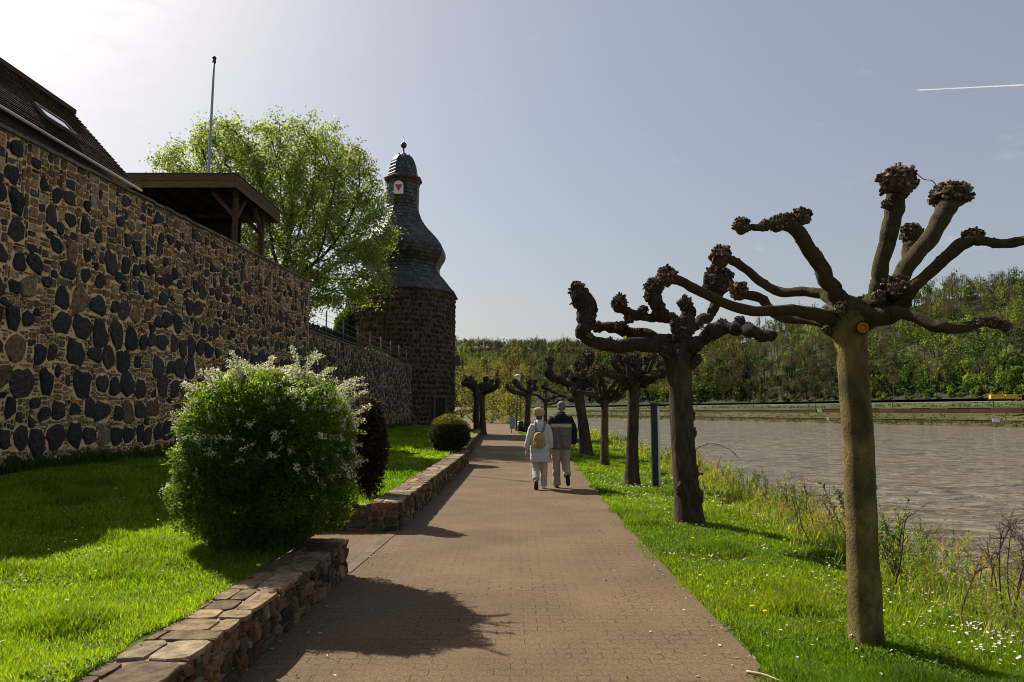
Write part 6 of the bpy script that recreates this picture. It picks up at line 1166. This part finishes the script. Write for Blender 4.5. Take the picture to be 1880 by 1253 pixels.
def woman():
    b = np.array((.58, 15.22, .006)); t = empty('person', b, 'woman walking away in white coat, cream trousers and beige knitted hat', 'person'); o = b
    S = lambda L: [(v + o, f) for v, f in L]
    lh, rh = np.array((-.275, -.05, .80)), np.array((.225, .03, .82)); la, ra = np.array((-.085, -.20, .16)), np.array((.075, .05, .08)); lk, rk = np.array((-.09, .02, .43)), np.array((.08, .06, .44)); hc = np.array((-.01, .04, 1.515))
    body = [ell(hc, (.072, .09, .107)), ell(hc + (0, .042, -.05), (.047, .046, .055)), ell(hc + (0, .094, -.012), (.011, .016, .019), 2), ell(hc + (0, .085, -.053), (.021, .007, .006), 2), ell(hc + (-.073, 0, -.01), (.01, .02, .028), 2), ell(hc + (.073, 0, -.01), (.01, .02, .028), 2), limb([(0, 0, 1.32, .054), (-.005, .015, 1.40, .045), (-.01, .03, 1.47, .048)], 8),
            torso([(0, 0, .78, .15, .105), (0, 0, .92, .16, .11), (0, 0, 1.08, .14, .1), (0, 0, 1.25, .155, .1), (0, 0, 1.36, .07, .06)]), limb([(-.145, 0, 1.30, .048), (-.22, -.04, 1.05, .038), (*lh, .024)]), limb([(.145, 0, 1.30, .048), (.205, -.02, 1.05, .038), (*rh, .024)]),
            limb([(-.08, 0, .82, .082), (*lk, .05), (*la, .034)]), limb([(.08, 0, .82, .082), (*rk, .05), (*ra, .034)])] + hand(lh, (-.08, -.05, -1), 1, .4, .9) + hand(rh, (.06, .12, -1), -1, .5, .9)
    remeshed('body', S(body), M['skin'], t, SK * 1.05, .0072, 1); face(hc, o, t, .93)
    WC = np.array((.50, .485, .48))
    C = [torso([(0, 0, .55, .20, .155), (0, 0, .62, .207, .16), (0, 0, .8, .198, .15), (0, 0, 1.0, .185, .138), (0, 0, 1.18, .18, .125), (0, 0, 1.30, .165, .112), (0, 0, 1.37, .10, .085), (0, .01, 1.42, .07, .068)]), limb([(-.125, 0, 1.30, .08), (-.185, -.01, 1.18, .073), (-.23, -.04, 1.03, .064), (-.262, -.05, .9, .058), (-.272, -.05, .83, .054)], 18), limb([(.125, 0, 1.30, .08), (.18, -.01, 1.18, .073), (.212, -.02, 1.03, .064), (.222, .01, .9, .058), (.224, .025, .845, .054)], 18)]
    remeshed('coat', S(C), M['cloth'], t, WC, .010, 3, wrinkle(.016, 8, 21))
    T = [limb([(-.075, 0, .8, .1), (-.085, .015, .45, .082), (-.085, -.09, .27, .074), (-.085, -.17, .20, .072)], 22, 16), limb([(.075, 0, .8, .1), (.08, .055, .45, .083), (.075, .05, .2, .078), (.075, .045, .06, .082)], 22, 16), torso([(0, 0, .72, .15, .11), (0, 0, .85, .15, .11)])]
    remeshed('trousers', S(T), M['cloth'], t, np.array((.42, .38, .33)), .010, 3, wrinkle(.016, 8, 27))
    Hh = [ell(hc + (0, -.045, -.055), (.066, .05, .06))]; remeshed('hair', S(Hh), M['hair'], t, np.array((.12, .065, .035)), .008, 1, wrinkle(.008, 40, 6))
    K = [ell(hc + (0, -.014, .055), (.122, .128, .09)), ell(hc + (-.02, -.04, .10), (.098, .09, .062))]
    def knit(V): W = wrinkle(.008, 14, 31)(V); q = V - o - hc; a = np.arctan2(q[:, 1], q[:, 0]); W[:, 2] += .004 * np.sin(a * 16); return W
    ht = remeshed('knitted_hat', S(K), M['hatwool'], t, np.array((.46, .34, .17)), .008, 1, knit)
    g = Geo(); v, f = lathe([(.082, -.03), (.097, -.028), (.1, .0), (.092, .018)], hc + o + (0, -.005, .005), 28); g.add(v, f, np.array((.44, .32, .16))); g.build('hat_band', M['hatwool'], ht, smooth=True)
    shoe(la, (0, .55, -.84), (0, .84, .55), np.array((.10, .085, .08)), 'shoe', t, o, (.05, .045, .045), .24); shoe(ra, (.03, 1, 0), (0, 0, 1), np.array((.62, .61, .60)), 'shoe', t, o, (.7, .7, .7), .24)
    # small backpack carried on her back
    bk = empty('backpack', b + (-.02, -.2, .86), 'small mustard tan backpack on the back of the woman in the white coat', 'backpack'); TN = np.array((.36, .235, .085)); c = np.array((-.02, -.195, 1.0))
    remeshed('bag', S([torso([(c[0], c[1], .85, .092, .052), (c[0], c[1], .88, .118, .068), (c[0], c[1], 1.0, .122, .07), (c[0], c[1], 1.10, .102, .062), (c[0], c[1], 1.155, .06, .045)])]), M['leather'], bk, TN, .008, 2, wrinkle(.008, 12, 33))
    remeshed('front_pocket', S([torso([(c[0], c[1] - .07, .865, .075, .022), (c[0], c[1] - .075, .93, .085, .026), (c[0], c[1] - .07, .99, .07, .02)])]), M['leather'], bk, TN * .85, .007, 2)
    for s in (-1, 1): g = Geo(); g.add(*tube(spline(np.array([c + (s * .04, .05, .13) + o, np.array((s * .09, -.125, 1.25)) + o, np.array((s * .105, -.06, 1.372)) + o, np.array((s * .11, .06, 1.35)) + o, np.array((s * .125, .125, 1.15)) + o, np.array((s * .15, .03, .95)) + o, c + (s * .11, .03, -.1) + o]), 26), .012, 8, R2=.022), np.array((.20, .18, .16))); g.build('strap', M['leather'], bk, smooth=True)
    g = Geo(); g.add(*tube(spline(np.array([c + (-.03, .03, .15) + o, c + (0, .02, .19) + o, c + (.03, .03, .15) + o]), 9), .007, 8), TN * .7); g.build('handle', M['leather'], bk, smooth=True)
M['leather'] = mk('bag_leather', rough=.6, nscale=20, namt=.18, bscale=60, bstr=.4, bdist=.004, spec=.3); M['hatwool'] = mk('hat_wool', rough=.95, nscale=40, namt=.2, bscale=120, bstr=.9, bdist=.006, spec=.08)
woman()
